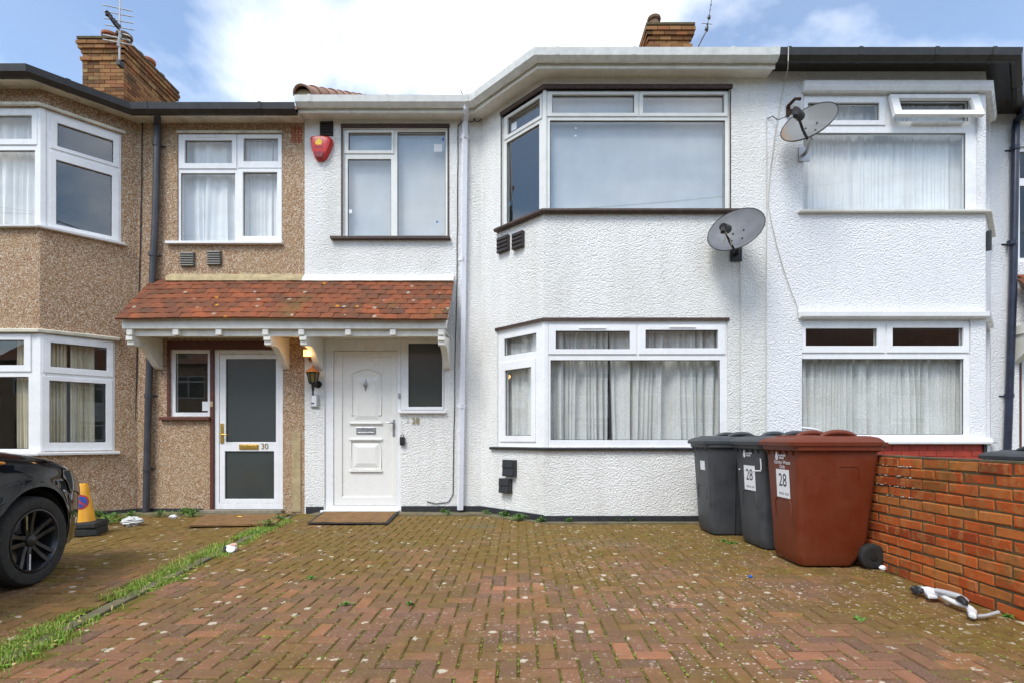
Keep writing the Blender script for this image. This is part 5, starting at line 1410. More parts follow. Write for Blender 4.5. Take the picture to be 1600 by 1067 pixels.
cable(FB, [(1157, 400), (1157, 480), (1156, 560), (1156, 670)], 0.006, 'cable_grey', 'painted over cable running down from the dark grey dish')
cable(FB, [(1145, 330), (1145, 345), (1144.5, 420)], 0.004, 'cable_grey', 'short faint cable hanging behind the dark grey dish')
cw = [PT(1232, 74, 6.09), PT(1231.5, 96, 6.09), PT(1231, 108, 6.2)] + [Vector(FB.w(FB.pu(x, .02), FB.pz(x, y, .02), .02)) for x, y in ((1227, 124), (1219, 165), (1210, 215), (1203, 270), (1200, 318), (1206, 350), (1214, 385), (1224, 420), (1236, 455), (1246, 480), (1247, 494))]
tag(ob('cable', MB().tube(cw, 0.0055, 5), 'cable_white', None, org=tuple(cw[0])), 'slack white cable dropping from the gutter to the lower right window head', 'cable')

# ================================================================= GARDEN WALL, brick by brick
XWALL = 2.92
FW = Fr((XWALL, 6.30), (0, -1))            # face towards the drive; u runs from the house to the street
gw = thing('garden_wall', 'low orange brick garden wall on the right of the drive', 'wall', (XWALL + 0.06, 4.2, 0))
CH, NC, BLn = 0.0765, 12, 0.226
LW = 6.30 - 2.10
ob('mortar_core', MB().plate(FW, 0.01, LW, -0.05, CH * NC - 0.006, (), -0.105, -0.007), 'mortar', gw)
rnd = random.Random(41)
bms = []
def wall_brick_mesh(l):
    j = lambda s: rnd.uniform(-s, s) * 1.7
    h = CH - 0.010; c = 0.007
    out = []
    vs = [(0, 0.10, 0), (l, 0.10, 0), (l, 0.10, h), (0, 0.10, h)]
    md = [(0 + j(.0015), c, 0 + j(.0015)), (l + j(.0015), c, j(.0015)), (l + j(.0015), c, h + j(.0015)), (j(.0015), c, h + j(.0015))]
    fr_ = [(c + j(.003), j(.0015), c + j(.003)), (l - c + j(.003), j(.0015), c + j(.003)), (l - c + j(.003), j(.0015), h - c + j(.003)), (c + j(.003), j(.0015), h - c + j(.003))]
    f = [(0, 1, 5, 4), (1, 2, 6, 5), (2, 3, 7, 6), (3, 0, 4, 7), (4, 5, 9, 8), (5, 6, 10, 9), (6, 7, 11, 10), (7, 4, 8, 11), (8, 9, 10, 11), (0, 3, 2, 1)]
    return MB().add(vs + md + fr_, f).mesh('brick', 'brick', smooth=None)
full = [wall_brick_mesh(BLn - 0.010) for _ in range(6)]; halfb = [wall_brick_mesh(BLn / 2 - 0.010) for _ in range(3)]
for r_ in range(NC):
    u = 0.0; first = r_ % 2
    while u < LW - 0.05:
        ms, l = (halfb, BLn / 2) if (first or u + BLn > LW + .01) else (full, BLn); first = False
        o = bpy.data.objects.new('brick', rnd.choice(ms)); COL.objects.link(o); o.parent = gw
        p = Vector(FW.w(u, r_ * CH - 0.01, rnd.uniform(-.005, .004)))
        # mesh x -> wall u, mesh y -> into the wall
        M = Matrix(((FW.u.x, -FW.n.x, 0, p.x), (FW.u.y, -FW.n.y, 0, p.y), (0, 0, 1, p.z), (0, 0, 0, 1)))
        o.matrix_local = Matrix.Translation(-gw.location) @ M @ Matrix.Rotation(rnd.gauss(0, .010), 4, 'Y') @ Matrix.Rotation(rnd.gauss(0, .012), 4, 'X')
        u += l
top = MB(); rings = []
for k in range(60):
    u = 0.01 + (LW - 0.01) * k / 59; h = CH * NC - 0.012 + rnd.uniform(0, .008)
    rings.append([FW.w(u, CH * NC - 0.016, -.004 + rnd.uniform(-.004, .003)), FW.w(u, h, -.010), FW.w(u, h + rnd.uniform(0, .005), -.06), FW.w(u, h, -.100), FW.w(u, CH * NC - 0.016, -.105)])
ob('mortar_capping', top.loft(rings), 'mortar', gw)
rn2 = random.Random(3); spl = MB()
for k in range(40):
    u = 6.30 - (FPX * XWALL / (rn2.uniform(1368, 1440) - CX)); z = CH * rn2.choice((9, 10, 11, 8)) - 0.008
    spl.ball(FW.w(u, z + rn2.uniform(-.004, .004), .002), (.0035, rn2.uniform(.003, .014), rn2.uniform(.0015, .004)), 6, 4, .3, rn2)
o = ob('mortar_splash', spl, 'cable_grey', gw); o['kind'] = 'stuff'
# the neighbour's yard behind the wall
yd = tag(ob('yard', MB().cube(XWALL + 0.11, 14, 1.5, YB + 0.9, -0.03, 0.0), 'slab'), kind='structure')

# ================================================================= WHEELIE BINS
def wheelie_bin(label, mat, loc, rz, scale=1.0, sticker=True, extra=None):
    b = thing('wheelie_bin', label, 'wheelie bin', (0, 0, 0), 0, 'wheelie bins')
    def rr(w, y0, y1, z, r=0.05, n=5):
        out = []
        for cx_, cy_, a0 in ((w - r, y1 - r, 0), (-w + r, y1 - r, 90), (-w + r, y0 + r, 180), (w - r, y0 + r, 270)):
            for k in range(n): a = R(a0 + 90 * k / (n - 1)); out.append((cx_ + r * math.cos(a), cy_ + r * math.sin(a), z))
        return out
    body = MB().loft([rr(.215, -.30, .13, .012, .06), rr(.222, -.312, .15, .03, .07), rr(.226, -.317, .20, .10), rr(.232, -.322, .245, .22), rr(.262, -.35, .30, .78), rr(.270, -.357, .31, .93), rr(.272, -.36, .315, .955)])
    bo = ob('body', body, mat, b, smooth=35)
    ob('rim', MB().loft([rr(.274, -.362, .317, .940), rr(.295, -.385, .34, .952), rr(.297, -.388, .342, .990), rr(.270, -.36, .31, .992)], caps=False), mat, b, smooth=35)
    for x in (-.2, -.1, 0, .1, .2): ob('rib', MB().prism([(x - .008, -.362, .945), (x - .008, -.385, .950), (x - .008, -.362, .905)], (.016, 0, 0)), mat, b)
    lid = MB().loft([rr(.292, -.385, .33, .985), rr(.305, -.415, .345, .988), rr(.308, -.42, .345, 1.018), rr(.296, -.40, .335, 1.035), rr(.27, -.36, .32, 1.055), rr(.22, -.28, .28, 1.068), rr(.12, -.14, .18, 1.072)])
    lo = ob('lid', lid, mat, b, smooth=30)
    # raised lid grips with a dark plate under each painting the opening's shade
    for s in (1, -1):
        pts = [(s * .185, .02 + .15 * math.cos(a), 1.045 + .052 * math.sin(a)) for a in [math.pi * k / 12 for k in range(13)]]
        ob('lid_grip', MB().tube(pts, [.012 + .012 * math.sin(math.pi * k / 12) for k in range(13)], 8), mat, lo, smooth=60)
        ob('grip_shade', MB().prism([(s * .188, .02 + .135 * math.cos(a), 1.040 + .043 * math.sin(a)) for a in [math.pi * k / 12 for k in range(13)]], (s * .006, 0, 0)), 'dark_plastic', lo)
    ob('lid_panel', MB().loft([rr(.20, -.33, -.13, 1.055, .04), rr(.185, -.315, -.145, 1.075, .04)]), mat, lo, smooth=30)
    ob('handle_bar', MB().tube([(-.26, .365, 1.0), (.26, .365, 1.0)], .017, 10), mat, b, smooth=50)
    for x in (-.22, 0, .22): ob('handle_lug', MB().cube(x - .02, x + .02, .30, .375, .965, 1.02), mat, b, bevel=.008)
    ob('axle', MB().tube([(-.27, .245, .10), (.27, .245, .10)], .012, 8), 'steel', b)
    for s in (-1, 1):
        wb = ob('wheel', MB().lathe([(.055, -.026), (.085, -.028), (.100, -.018), (.102, 0), (.100, .018), (.085, .028), (.055, .026)], (s * .255, .245, .101), (1, 0, 0), 28), 'rubber', b, smooth=45)
        ob('hub', MB().lathe([(.056, .014), (.052, .022), (.03, .016), (.028, .034), (.006, .036)], (s * .255, .245, .101), (s, 0, 0), 20), 'dark_plastic', wb, smooth=45)
    # embossed arches and the seam
    def arch(pts, m='%s'): return MB().tube(pts, .0055, 6)
    def onside(s, y, z): return (s * (.232 + (z - .22) * (.030 / .56) - .0005), y, z)
    for s in (-1, 1):
        ob('embossed_arch', MB().tube([onside(s, -.04, .73), onside(s, -.04, .80), onside(s, -.02, .825), onside(s, .12, .825), onside(s, .14, .80), onside(s, .14, .73)], .0055, 6), mat, b, smooth=60)
    onf = lambda x, z: (x, -(.322 + (z - .22) * .05 + .0005), z)
    ob('embossed_arch', MB().tube([onf(-.13, .38), onf(-.13, .50), onf(-.10, .535), onf(.10, .535), onf(.13, .50), onf(.13, .38)], .0055, 6), mat, b, smooth=60)
    # label sheet on the front
    tilt = math.atan(.05)
    def FM_(x, z, d=.002): 
        y = -(.322 + (z - .22) * .05 + d)
        return Matrix.Translation((x, y, z)) @ Matrix.Rotation(R(90) - tilt * -1, 4, 'X')
    if sticker:
        st = ob('address_sticker', MB().prism([FM_(0.02, .665) @ Vector(p) for p in ((-.105, -.12, 0), (.105, -.12, 0), (.105, .12, 0), (-.105, .12, 0))], (0, -.002, 0)), 'paper', b)
        text('digits', '28', .155, FM_(0.02, .690, .005), 'ink', st, .0005, sx=.86)
        for k in range(11):
            if k == 6: continue
            x = -.062 + .0145 * k; m_ = FM_(x + .02, .580, .0045)
            ob('small_print', MB().prism([m_ @ Vector(p) for p in ((-.0045, -.009, 0), (.0045, -.009, 0), (.0045, .009, 0), (-.0045, .009, 0))], (0, -.0006, 0)), 'ink_grey', st)
        # white council print: a flame emblem and two short lines
        lg = FM_(-.065, .893, .003)
        ob('emblem', MB().prism([lg @ Vector((.024 * math.sin(a) * (1 if math.cos(a) < .2 else .75), .034 * math.cos(a) * (1.25 if math.cos(a) > .7 else 1), 0)) for a in [2 * math.pi * k / 12 for k in range(12)]], (0, -.0008, 0)), 'paper', b)
        for z, x0, n in ((.904, -.03, 9), (.882, -.02, 6)):
            for k in range(n):
                m_ = FM_(x0 + .0135 * k, z, .003)
                ob('small_print', MB().prism([m_ @ Vector(p) for p in ((-.0045, -.008, 0), (.0045, -.008, 0), (.0045, .008, 0), (-.0045, .008, 0))], (0, -.0006, 0)), 'paper', b)
        if extra:
            text('lettering', extra[0], .044, FM_(.02, .845, .003), 'paper', b, .0004)
            if len(extra) > 1: text('lettering', extra[1], .044, FM_(.02, .807, .003), 'paper', b, .0004)
    b.location = loc; b.rotation_euler = (0, 0, rz); b.scale = (scale,) * 3
    return b
wheelie_bin('brown garden waste wheelie bin against the brick wall, number 28 sticker', 'bin_brown', (2.60, 4.38, 0), R(-90), 1.0, True, ('Garden Waste', 'Only'))
gb = wheelie_bin('grey wheelie bin with a number 28 sticker, between the other two bins', 'bin_grey', (2.60, 5.03, 0), R(-87), 1.0, True)
for pts in ([(.10, .735), (.235, .745)], [(.24, .755), (.245, .80), (.238, .86)], [(-.19, .735), (-.17, .737)]):
    m_ = [Vector((x, -(.322 + (z - .22) * .05 + .002), z)) for x, z in pts]
    o = MB().tube(m_, .007, 4)
    s_ = bpy.data.objects.new('torn_sticker', o.mesh('torn_sticker', 'paper')); COL.objects.link(s_); s_.parent = gb
g1 = wheelie_bin('grey wheelie bin standing nearest the bay window of the white house', 'bin_grey', (2.40, 5.74, 0), R(-91), 1.0, False)
s_ = bpy.data.objects.new('address_sticker', MB().prism([(-.02, -.3465, .70), (.12, -.3465, .70), (.12, -.3525, .80), (-.02, -.3525, .80)], (0, -.002, 0)).mesh('address_sticker', 'paper')); COL.objects.link(s_); s_.parent = g1
s_ = bpy.data.objects.new('moulded_seam', MB().tube([(.226, -.06, .03), (.245, -.06, .5), (.262, -.06, .80), (.266, -.03, .87), (.268, .05, .89), (.268, .2, .89)], .006, 6).mesh('moulded_seam', 'dark_plastic')); COL.objects.link(s_); s_.parent = g1
wheelie_bin("grey wheelie bin behind the right end of the brick wall, only its lid showing", 'bin_grey', (4.26, 4.1, 0), R(180), 0.885, False)

# ================================================================= BLACK CAR, nose to the house
PSI = R(8.5)
hv = Vector((-math.sin(PSI), math.cos(PSI), 0)); lv = Vector((-hv.y, hv.x, 0))
WR, WX, WY = 0.318, 1.30, 0.775                     # wheel radius, axle, half track
wc = Vector((-3.45, 3.66, 0))                      # where the front right wheel stands
org = wc - hv * WX + lv * (WY + 0.10)
car = thing('parked_car', 'glossy black parked car nosing in from the left edge', 'car', tuple(org))
def CW(x, y, z): return org + hv * x + lv * y + Vector((0, 0, z))     # x forward, y to the car's left
def lerp(a, b, t): return a + (b - a) * t
def smooth(a, b, x):
    t = min(1, max(0, (x - a) / (b - a))); return t * t * (3 - 2 * t)
def halfw(x):
    w = 0.885
    if x > 1.15: w *= 1 - 0.25 * max(0, (x - 1.15) / 0.93) ** 2.6
    if x < -1.3: w *= 1 - 0.16 * ((-1.3 - x) / 0.8) ** 2.2
    return w
def ztop(x):
    if x > 0.7: return 1.03 - 0.16 * smooth(0.6, 2.2, x) - 0.20 * max(0, (x - 1.45) / 0.65) ** 2.4
    if x < -1.2: return 1.03 - 0.06 * ((-1.2 - x) / 0.9) ** 2
    return 1.03
def zshoulder(x): return ztop(x) - (0.09 if x > 0.7 else 0.06)
def arch(x):
    z = 0.20 + 0.03 * smooth(1.7, 2.08, x)
    for xc in (WX, -WX):
        d = abs(x - xc)
        if d < 0.385: z = max(z, WR + math.sqrt(0.385 ** 2 - d * d))
    return z
xs = [-2.10, -2.08, -2.0] + [-1.9 + 0.025 * k for k in range(159)] + [2.06, 2.08]
def sect(x):
    w, zb, zs, zt = halfw(x), arch(x), zshoulder(x), ztop(x)
    zs = max(zs, zb + 0.03)
    pts = []
    for k in range(8):
        t = k / 7; z = lerp(zb, zs, t)
        bul = 1 - 0.055 * ((z - 0.60) / 0.42) ** 2 + 0.010 * math.exp(-((z - 0.80) / 0.035) ** 2)
        for xc in (WX, -WX):                       # flared lip over the wheels
            dd = math.hypot(x - xc, z - WR)
            if dd < 0.48: bul += 0.022 * max(0, 1 - abs(dd - 0.40) / 0.08)
        pts.append((w * bul, z))
    e = w * (1 - 0.055 * ((zs - 0.60) / 0.42) ** 2)
    for a, b in ((0.965, 0.42), (0.90, 0.66), (0.72, 0.86), (0.40, 0.97), (0.0, 1.0)): pts.append((e * a, lerp(zs, zt, b)))
    return pts
rings = []
for x in xs:
    h = sect(x); full_ = [(y, z) for y, z in h] + [(-y, z) for y, z in h[-2::-1]]
    rings.append([CW(x, y, z) for y, z in full_])
ob('body', MB().loft(rings, closed=False, caps=True), 'car_paint', car, smooth=32)
ob('underbody', MB().loft([[CW(x, s * halfw(x) * .93, z) for s, z in ((-1, .2), (1, .2), (1, .66), (-1, .66))] for x in (-2.0, -1.72)], True).loft([[CW(x, s * .80, z) for s, z in ((-1, .2), (1, .2), (1, .7), (-1, .7))] for x in (-.9, .9)]).loft([[CW(x, s * .55, z) for s, z in ((-1, .22), (1, .22), (1, .78), (-1, .78))] for x in (-1.95, 1.95)]), 'dark_plastic', car)
for s in (-1, 1):
    for xc in (WX, -WX):
        ob('wheel_arch_liner', MB().loft([[CW(xc + .378 * math.cos(a), s * y, WR + .378 * math.sin(a)) for a in [math.pi * k / 16 for k in range(17)]] for y in (.55, .835)], closed=False, caps=False), 'rubber', car, smooth=60)
# glasshouse and roof
gx = [(-1.75, .70, 1.03, 1.05), (-1.45, .70, 1.02, 1.25), (-.9, .74, 1.0, 1.42), (-.2, .75, 1.0, 1.46), (.25, .74, 1.0, 1.40), (.62, .73, 1.0, 1.20), (.98, .70, 1.0, 1.025)]
rg = []
for x, w, zb_, zr_ in gx:
    wt = lerp(w, .60, min(1, (zr_ - zb_) / .4))
    rg.append([CW(x, -w, zb_), CW(x, -wt, zr_ - .04), CW(x, -wt * .8, zr_), CW(x, wt * .8, zr_), CW(x, wt, zr_ - .04), CW(x, w, zb_)])
ob('glasshouse', MB().loft(rg, closed=False), 'car_glass', car, smooth=30)
ob('roof', MB().loft([[p + Vector((0, 0, .006)) for p in r[1:5]] for r in rg[2:5]], closed=False, caps=False), 'car_paint', car, smooth=40)
ob('wiper_cowl', MB().tube([CW(.98, -.66, 1.035), CW(1.03, 0, 1.05), CW(.98, .66, 1.035)], .028, 6), 'dark_plastic', car)
ob('wiper', MB().tube([CW(.98, -.55, 1.06), CW(.72, -.1, 1.20)], .010, 5), 'dark_plastic', car)
for s in (-1, 1):
    ob('door_mirror', MB().ball(tuple(CW(.55, s * .96, 1.05)), (.10, .09, .075), 12, 8), 'car_paint', car, smooth=60)
def surf(x, t, off=0.0):
    """a point on the right hand flank: t runs from the sill (0) to the bonnet edge (1)"""
    h = sect(x); f = t * (len(h) - 5); i = min(int(f), len(h) - 2); r = f - i
    y, z = lerp(h[i][0], h[i + 1][0], r), lerp(h[i][1], h[i + 1][1], r)
    return y + off, z
for s in (-1, 1):
    rgs = []
    for k in range(13):
        x = 1.60 + 0.42 * k / 12; a = .62 + .10 * (k / 12); b = min(.97, .80 + .25 * (k / 12) ** .8)
        rgs.append([CW(x + .004, s * surf(x, lerp(a, b, j / 6), .006)[0], surf(x, lerp(a, b, j / 6))[1]) for j in range(7)])
    hl = ob('headlight', MB().loft(rgs, closed=False, caps=False), 'lens', car, smooth=60)
    ob('headlight_trim', MB().tube([r[0] for r in rgs] + [r[-1] for r in rgs[::-1]] + [rgs[0][0]], .004, 5), 'alloy_cut', hl)
    e = 1.86; ob('reflector_bowl', MB().ball(tuple(CW(e - .03, s * (surf(e, .84)[0] - .035), surf(e, .84)[1])), (.034, .030, .028), 10, 7), 'alloy_cut', hl, smooth=60)
    ob('side_repeater', MB().ball(tuple(CW(1.02, s * surf(1.02, .80)[0], surf(1.02, .80)[1])), (.020, .03, .012), 8, 5), 'lamp_amber', car)
    for dx, dt in ((-.06, .70), ): ob('door_shutline', MB().tube([CW(.78, s * surf(.78, t, .001)[0], surf(.78, t)[1]) for t in (.05, .3, .6, .9)], .004, 4), 'dark_plastic', car)
    ob('bumper_shutline', MB().tube([CW(1.70 + .02 * t, s * surf(1.70, t, .001)[0], surf(1.70, t)[1]) for t in (.02, .2, .4, .60)], .004, 4), 'dark_plastic', car)
ob('grille', MB().loft([[CW(2.083, y, z) for y in (-.42, -.2, 0, .2, .42)] for z in (.30, .48)], closed=False, caps=False), 'dark_plastic', car)
def wheel(x, s):
    c = CW(x, s * (WY + .005), WR); ax = lv * s
    t = ob('tyre', MB().lathe([(.205, -.095), (.265, -.108), (.300, -.104), (.314, -.085), (.318, 0), (.314, .080), (.300, .098), (.262, .104), (.232, .096), (.222, .084)], c, ax, 48, False), 'rubber', car, smooth=35)
    ob('tread', MB().lathe([(.319, -.05), (.3195, -.044), (.319, -.038)], c, ax, 48, False), 'dark_plastic', t)
    rm = ob('rim', MB().lathe([(.226, .090), (.224, .098), (.214, .099), (.206, .090), (.196, .060), (.19, -.06), (.09, -.05), (.0, -.05)], c, ax, 48, False), 'alloy', t, smooth=40)
    up = Vector((0, 0, 1))
    for k in range(5):
        a = 2 * math.pi * k / 5 + .50
        rd_ = hv * math.cos(a) + up * math.sin(a); tg = hv * -math.sin(a) + up * math.cos(a)
        for q_ in (-1, 1):
            def sp(r, w, d): return [c + rd_ * r + tg * (q_ * (.012 + r * .13) + w) + ax * d, c + rd_ * r + tg * (q_ * (.012 + r * .13) - w) + ax * d, c + rd_ * r + tg * (q_ * (.012 + r * .13) - w) + ax * (d - .03), c + rd_ * r + tg * (q_ * (.012 + r * .13) + w) + ax * (d - .03)]
            ob('spoke', MB().loft([sp(.03, .016, .062), sp(.11, .014, .070), sp(.207, .016, .092)]), 'alloy', rm, bevel=.003)
        if k in (1, 3): ob('spoke_glint', MB().loft([[c + rd_ * r + tg * (.012 + r * .13 - .006) + ax * d, c + rd_ * r + tg * (.012 + r * .13 + .010) + ax * d] for r, d in ((.09, .0705), (.20, .0925))], closed=False, caps=False), 'alloy_cut', rm)
    ob('hub_cap', MB().lathe([(.045, .05), (.043, .070), (.030, .076), (.0, .078)], c, ax, 20, False), 'alloy', rm, smooth=40)
    ob('brake_disc', MB().lathe([(.15, -.02), (.15, -.012), (.05, -.012)], c, ax, 32, False), 'alloy_cut', rm, smooth=30)
for x in (WX, -WX):
    for s in (-1, 1): wheel(x, s)

# ================================================================= TRAFFIC CONE
y0 = FPX * CAMH / (834 - CY)
cn = thing('traffic_cone', 'yellow no waiting cone in a stacked black rubber base beside the black car', 'traffic cone', ((129 - CX) / FPX * y0, y0, 0), R(20))
cn0 = cn.location.copy(); cn.rotation_euler = (0, 0, 0)
def sq(r, z, ro=R(24)): return [cn0 + Vector((r * math.sqrt(2) * math.cos(ro + math.pi / 4 + math.pi / 2 * k), r * math.sqrt(2) * math.sin(ro + math.pi / 4 + math.pi / 2 * k), z)) for k in range(4)]
ob('base', MB().loft([sq(.178, .0), sq(.184, .01), sq(.178, .075), sq(.16, .082)]), 'rubber', cn, bevel=.012)
ob('base', MB().loft([sq(.174, .084, R(19)), sq(.180, .092, R(19)), sq(.174, .135, R(19)), sq(.125, .147, R(19))]), 'rubber', cn, bevel=.012)
ob('cone_body', MB().lathe([(.118, .145), (.112, .160), (.049, .545), (.045, .552), (.030, .554)], tuple(cn0), (0, 0, 1), 28), 'cone_yellow', cn, smooth=40)
vd = Vector((-cn0.x, -cn0.y, 0)).normalized(); vd = (vd + Vector((-.25, 0, 0))).normalized(); sdv = Vector((-vd.y, vd.x, 0))
def disc(r, off, a0=0, a1=2 * math.pi, n=28, mat=None):
    """a round print wrapped on the cone"""
    out = []
    for k in range(n):
        a = a0 + (a1 - a0) * k / n; dx, dz = r * math.cos(a), r * math.sin(a)
        z = .36 + dz; rr_ = .112 - (z - .160) * (.063 / .385) + off
        ang = dx / rr_
        out.append(cn0 + vd * rr_ * math.cos(ang) + sdv * rr_ * math.sin(ang) + Vector((0, 0, z)))
    return out
def patch(r, off, mat, inner=None):
    R_ = [disc(r * f, off) for f in ((1, .7, .4, .05) if inner is None else (1, inner))]
    return ob('no_waiting_sign', MB().loft(R_, True, False), mat, cn, smooth=60)
patch(.078, .003, 'sign_red'); patch(.060, .0045, 'sign_blue')
bar = []
for t in range(9):
    s = -.06 + .12 * t / 8; row_ = []
    for w in (-.009, .009):
        dx, dz = (s + w) * .7071, (-s + w) * .7071
        z = .36 + dz; rr_ = .112 - (z - .160) * (.063 / .385) + .006; ang = dx / rr_
        row_.append(cn0 + vd * rr_ * math.cos(ang) + sdv * rr_ * math.sin(ang) + Vector((0, 0, z)))
    bar.append(row_)
ob('sign_bar', MB().loft(bar, False, False), 'sign_red', cn)

# ================================================================= DOORMATS, LITTER
def mat_(label, pts, edge):
    P = [Vector(((x - CX) / FPX * (FPX * CAMH / (y - CY)), FPX * CAMH / (y - CY), 0.012)) for x, y in pts]
    for p in P: p.y = min(p.y, YM - 0.015 if not edge else YM - .03)
    c = sum(P, Vector()) / 4
    m = thing('doormat', label, 'doormat', (c.x, c.y, 0.006))
    ob('backing', MB().prism([tuple(p) for p in P], (0, 0, .012)), 'rubber' if edge else 'coir', m, bevel=.003)
    k = .93 if edge else .985
    Q = [c + (p - c) * k for p in P]
    n = 14; vs, fs = [], []
    for j in range(n + 1):
        for i in range(n + 1):
            a = Q[0].lerp(Q[1], i / n).lerp(Q[3].lerp(Q[2], i / n), j / n); vs.append((a.x, a.y, .026 + random.uniform(0, .005)))
    for j in range(n):
        for i in range(n): q_ = j * (n + 1) + i; fs.append((q_, q_ + 1, q_ + n + 2, q_ + n + 1))
    ob('pile', MB().add(vs, fs), 'coir', m, smooth=60)
mat_('brown coir doormat with a dark rubber border before the white door of number 28', [(505, 801), (624, 801), (606, 820), (480, 819.5)], True)
mat_('long worn brown doormat below the step of the door numbered 30', [(322, 806), (444, 806), (430, 822), (292, 824)], False)
def gp(px_, py_, z=0.0):
    y = FPX * CAMH / (py_ - CY); return Vector(((px_ - CX) / FPX * y, y, z))
def crumple(name, label, cat, c, r, mat, seed, flat=.6, jit=.3):
    rn = random.Random(seed)
    return tag(ob(name, MB().ball((c.x, c.y, r * flat * .8), (r, r * .8, r * flat), 22, 16, jit, rn), mat, None, smooth=70, org=(c.x, c.y, 0)), label, cat)
MT['bag'] = plain('thin cloudy plastic bag', (0.60, 0.60, 0.57), 0.35, vary=0.25, scale=30)
crumple('plastic_bag', 'crumpled clear plastic bag lying in the weeds by the pebbledash wall', 'plastic bag', gp(207, 820), .11, 'bag', 4, .5, .24)
crumple('paper_scrap', 'small white screwed up paper in the weeds left of the door step', 'litter', gp(271, 809), .045, 'paper', 9, .55, .25)
crumple('stone', 'small white stone against the foot of the brick wall by the brown bin wheel', 'stone', gp(1379, 890), .026, 'paper', 2, .8, .15)
tag(ob('bottle_cap', MB().lathe([(.016, .0), (.017, .010), (.013, .013)], tuple(gp(1172.5, 901)), (0, 0, 1), 14), 'blue', None, org=tuple(gp(1172.5, 901))), 'blue bottle cap lying on the paving in front of the bins', 'bottle cap')
c = gp(361, 860)
cup = thing('crushed_carton', 'crushed pink and white carton on the grass line', 'litter', tuple(c))
ob('shell', MB().loft([[c + Vector((.055 * math.cos(a) * k, .04 * math.sin(a) * k, z)) for a in [2 * math.pi * i / 12 for i in range(12)]] for k, z in ((.7, .0), (1, .02), (.95, .045), (.6, .055))]), 'white_plastic', cup, smooth=30)
ob('lid', MB().lathe([(.036, 0), (.038, .010), (.030, .014)], tuple(c + Vector((.018, -.035, .022))), (.25, -.7, .6), 14), 'paper', cup)
ob('pink_side', MB().lathe([(.030, 0), (.030, .008)], tuple(c + Vector((.022, .0, .055))), (.1, -.2, .95), 12), 'pink', cup)
ob('dark_mouth', MB().lathe([(.022, 0), (.022, .006)], tuple(c + Vector((-.038, -.030, .028))), (-.4, -.8, .3), 12), 'dark_plastic', cup)
y_ = gp(374, 811); tag(ob('yellow_scrap', MB().ball((y_.x, y_.y, .040), (.03, .012, .006), 8, 5, .3), 'yellow', None, org=tuple(y_)), 'tiny yellow scrap on the brown mat below the step', 'litter')

# folded white tube frame lying at the foot of the brick wall
fo = thing('folded_stand', 'folded white tube stand with black joints lying along the foot of the brick wall', 'folded stand', tuple(gp(1480, 940)))
def gz(px_, py_, z): 
    y = FPX * (CAMH - z) / (py_ - CY); return Vector(((px_ - CX) / FPX * y, y, z))
ob('leg', MB().tube([gz(1436, 918, .05), gz(1450, 918.5, .05), gz(1458, 921, .05), gz(1480, 935, .045), gz(1495, 942, .04), gz(1510, 946, .04), gz(1519, 951, .035), gz(1521, 957, .03)], [.011, .012, .013, .014, .016, .017, .014, .012], 10), 'white_plastic', fo, smooth=60)
ob('leg', MB().tube([gz(1462, 922, .075), gz(1480, 926, .075), gz(1498, 931, .075), gz(1508, 936, .06), gz(1512, 939, .05)], [.017, .018, .018, .015, .012], 10), 'grey_plastic', fo, smooth=60)
ob('paddle', MB().loft([[p + Vector((0, 0, dz)) for p in (gz(1441, 925, .02), gz(1452, 925.5, .02), gz(1468, 932.5, .02), gz(1466, 936, .02), gz(1450, 935.5, .02))] for dz in (0, .028)]), 'white_plastic', fo, bevel=.01, seg=3)
ob('foot', MB().loft([[p + Vector((0, 0, dz)) for p in (gz(1510, 956, .01), gz(1519, 954, .01), gz(1527, 961, .01), gz(1526, 969, .01), gz(1513, 965, .01))] for dz in (0, .035)]), 'white_plastic', fo, bevel=.012, seg=3)
ob('strut', MB().tube([gz(1527, 962, .02), gz(1541, 961, .022), gz(1552, 958, .03), gz(1560, 956, .035)], [.009, .010, .010, .012], 8), 'grey_plastic', fo, smooth=60)
for a, b, s in ((1428, 919, .020), (1431, 924, .018), (1437, 922, .022), (1433, 917, .014)):
    ob('joint', MB().ball(tuple(gz(a, b, .04)), (s, s * 1.2, s), 8, 6, .3, random.Random(a)), 'dark_plastic', fo)
ob('joint', MB().tube([gz(1497, 936, .065), gz(1501, 935, .075), gz(1508, 941, .065), gz(1508, 945, .05)], [.016, .022, .018, .014], 8), 'dark_plastic', fo, smooth=50)
# white bent rod standing between the bins
p0 = PT(1252.5, 667.5, 4.72)
tag(ob('bent_rod', MB().tube([PT(1252.5, 667.8, 4.72), PT(1268, 669.5, 4.72), PT(1277, 671, 4.72), PT(1281, 674, 4.72), PT(1282.5, 680, 4.72), PT(1283, 700, 4.72), PT(1283, 800, 4.72), Vector((PT(1283, 800, 4.72).x, 4.72, 0))], .011, 10), 'white_plastic', None, smooth=60, org=(p0.x, 4.72, 0)), 'white bent tube sticking up behind the brown bin', 'tube')

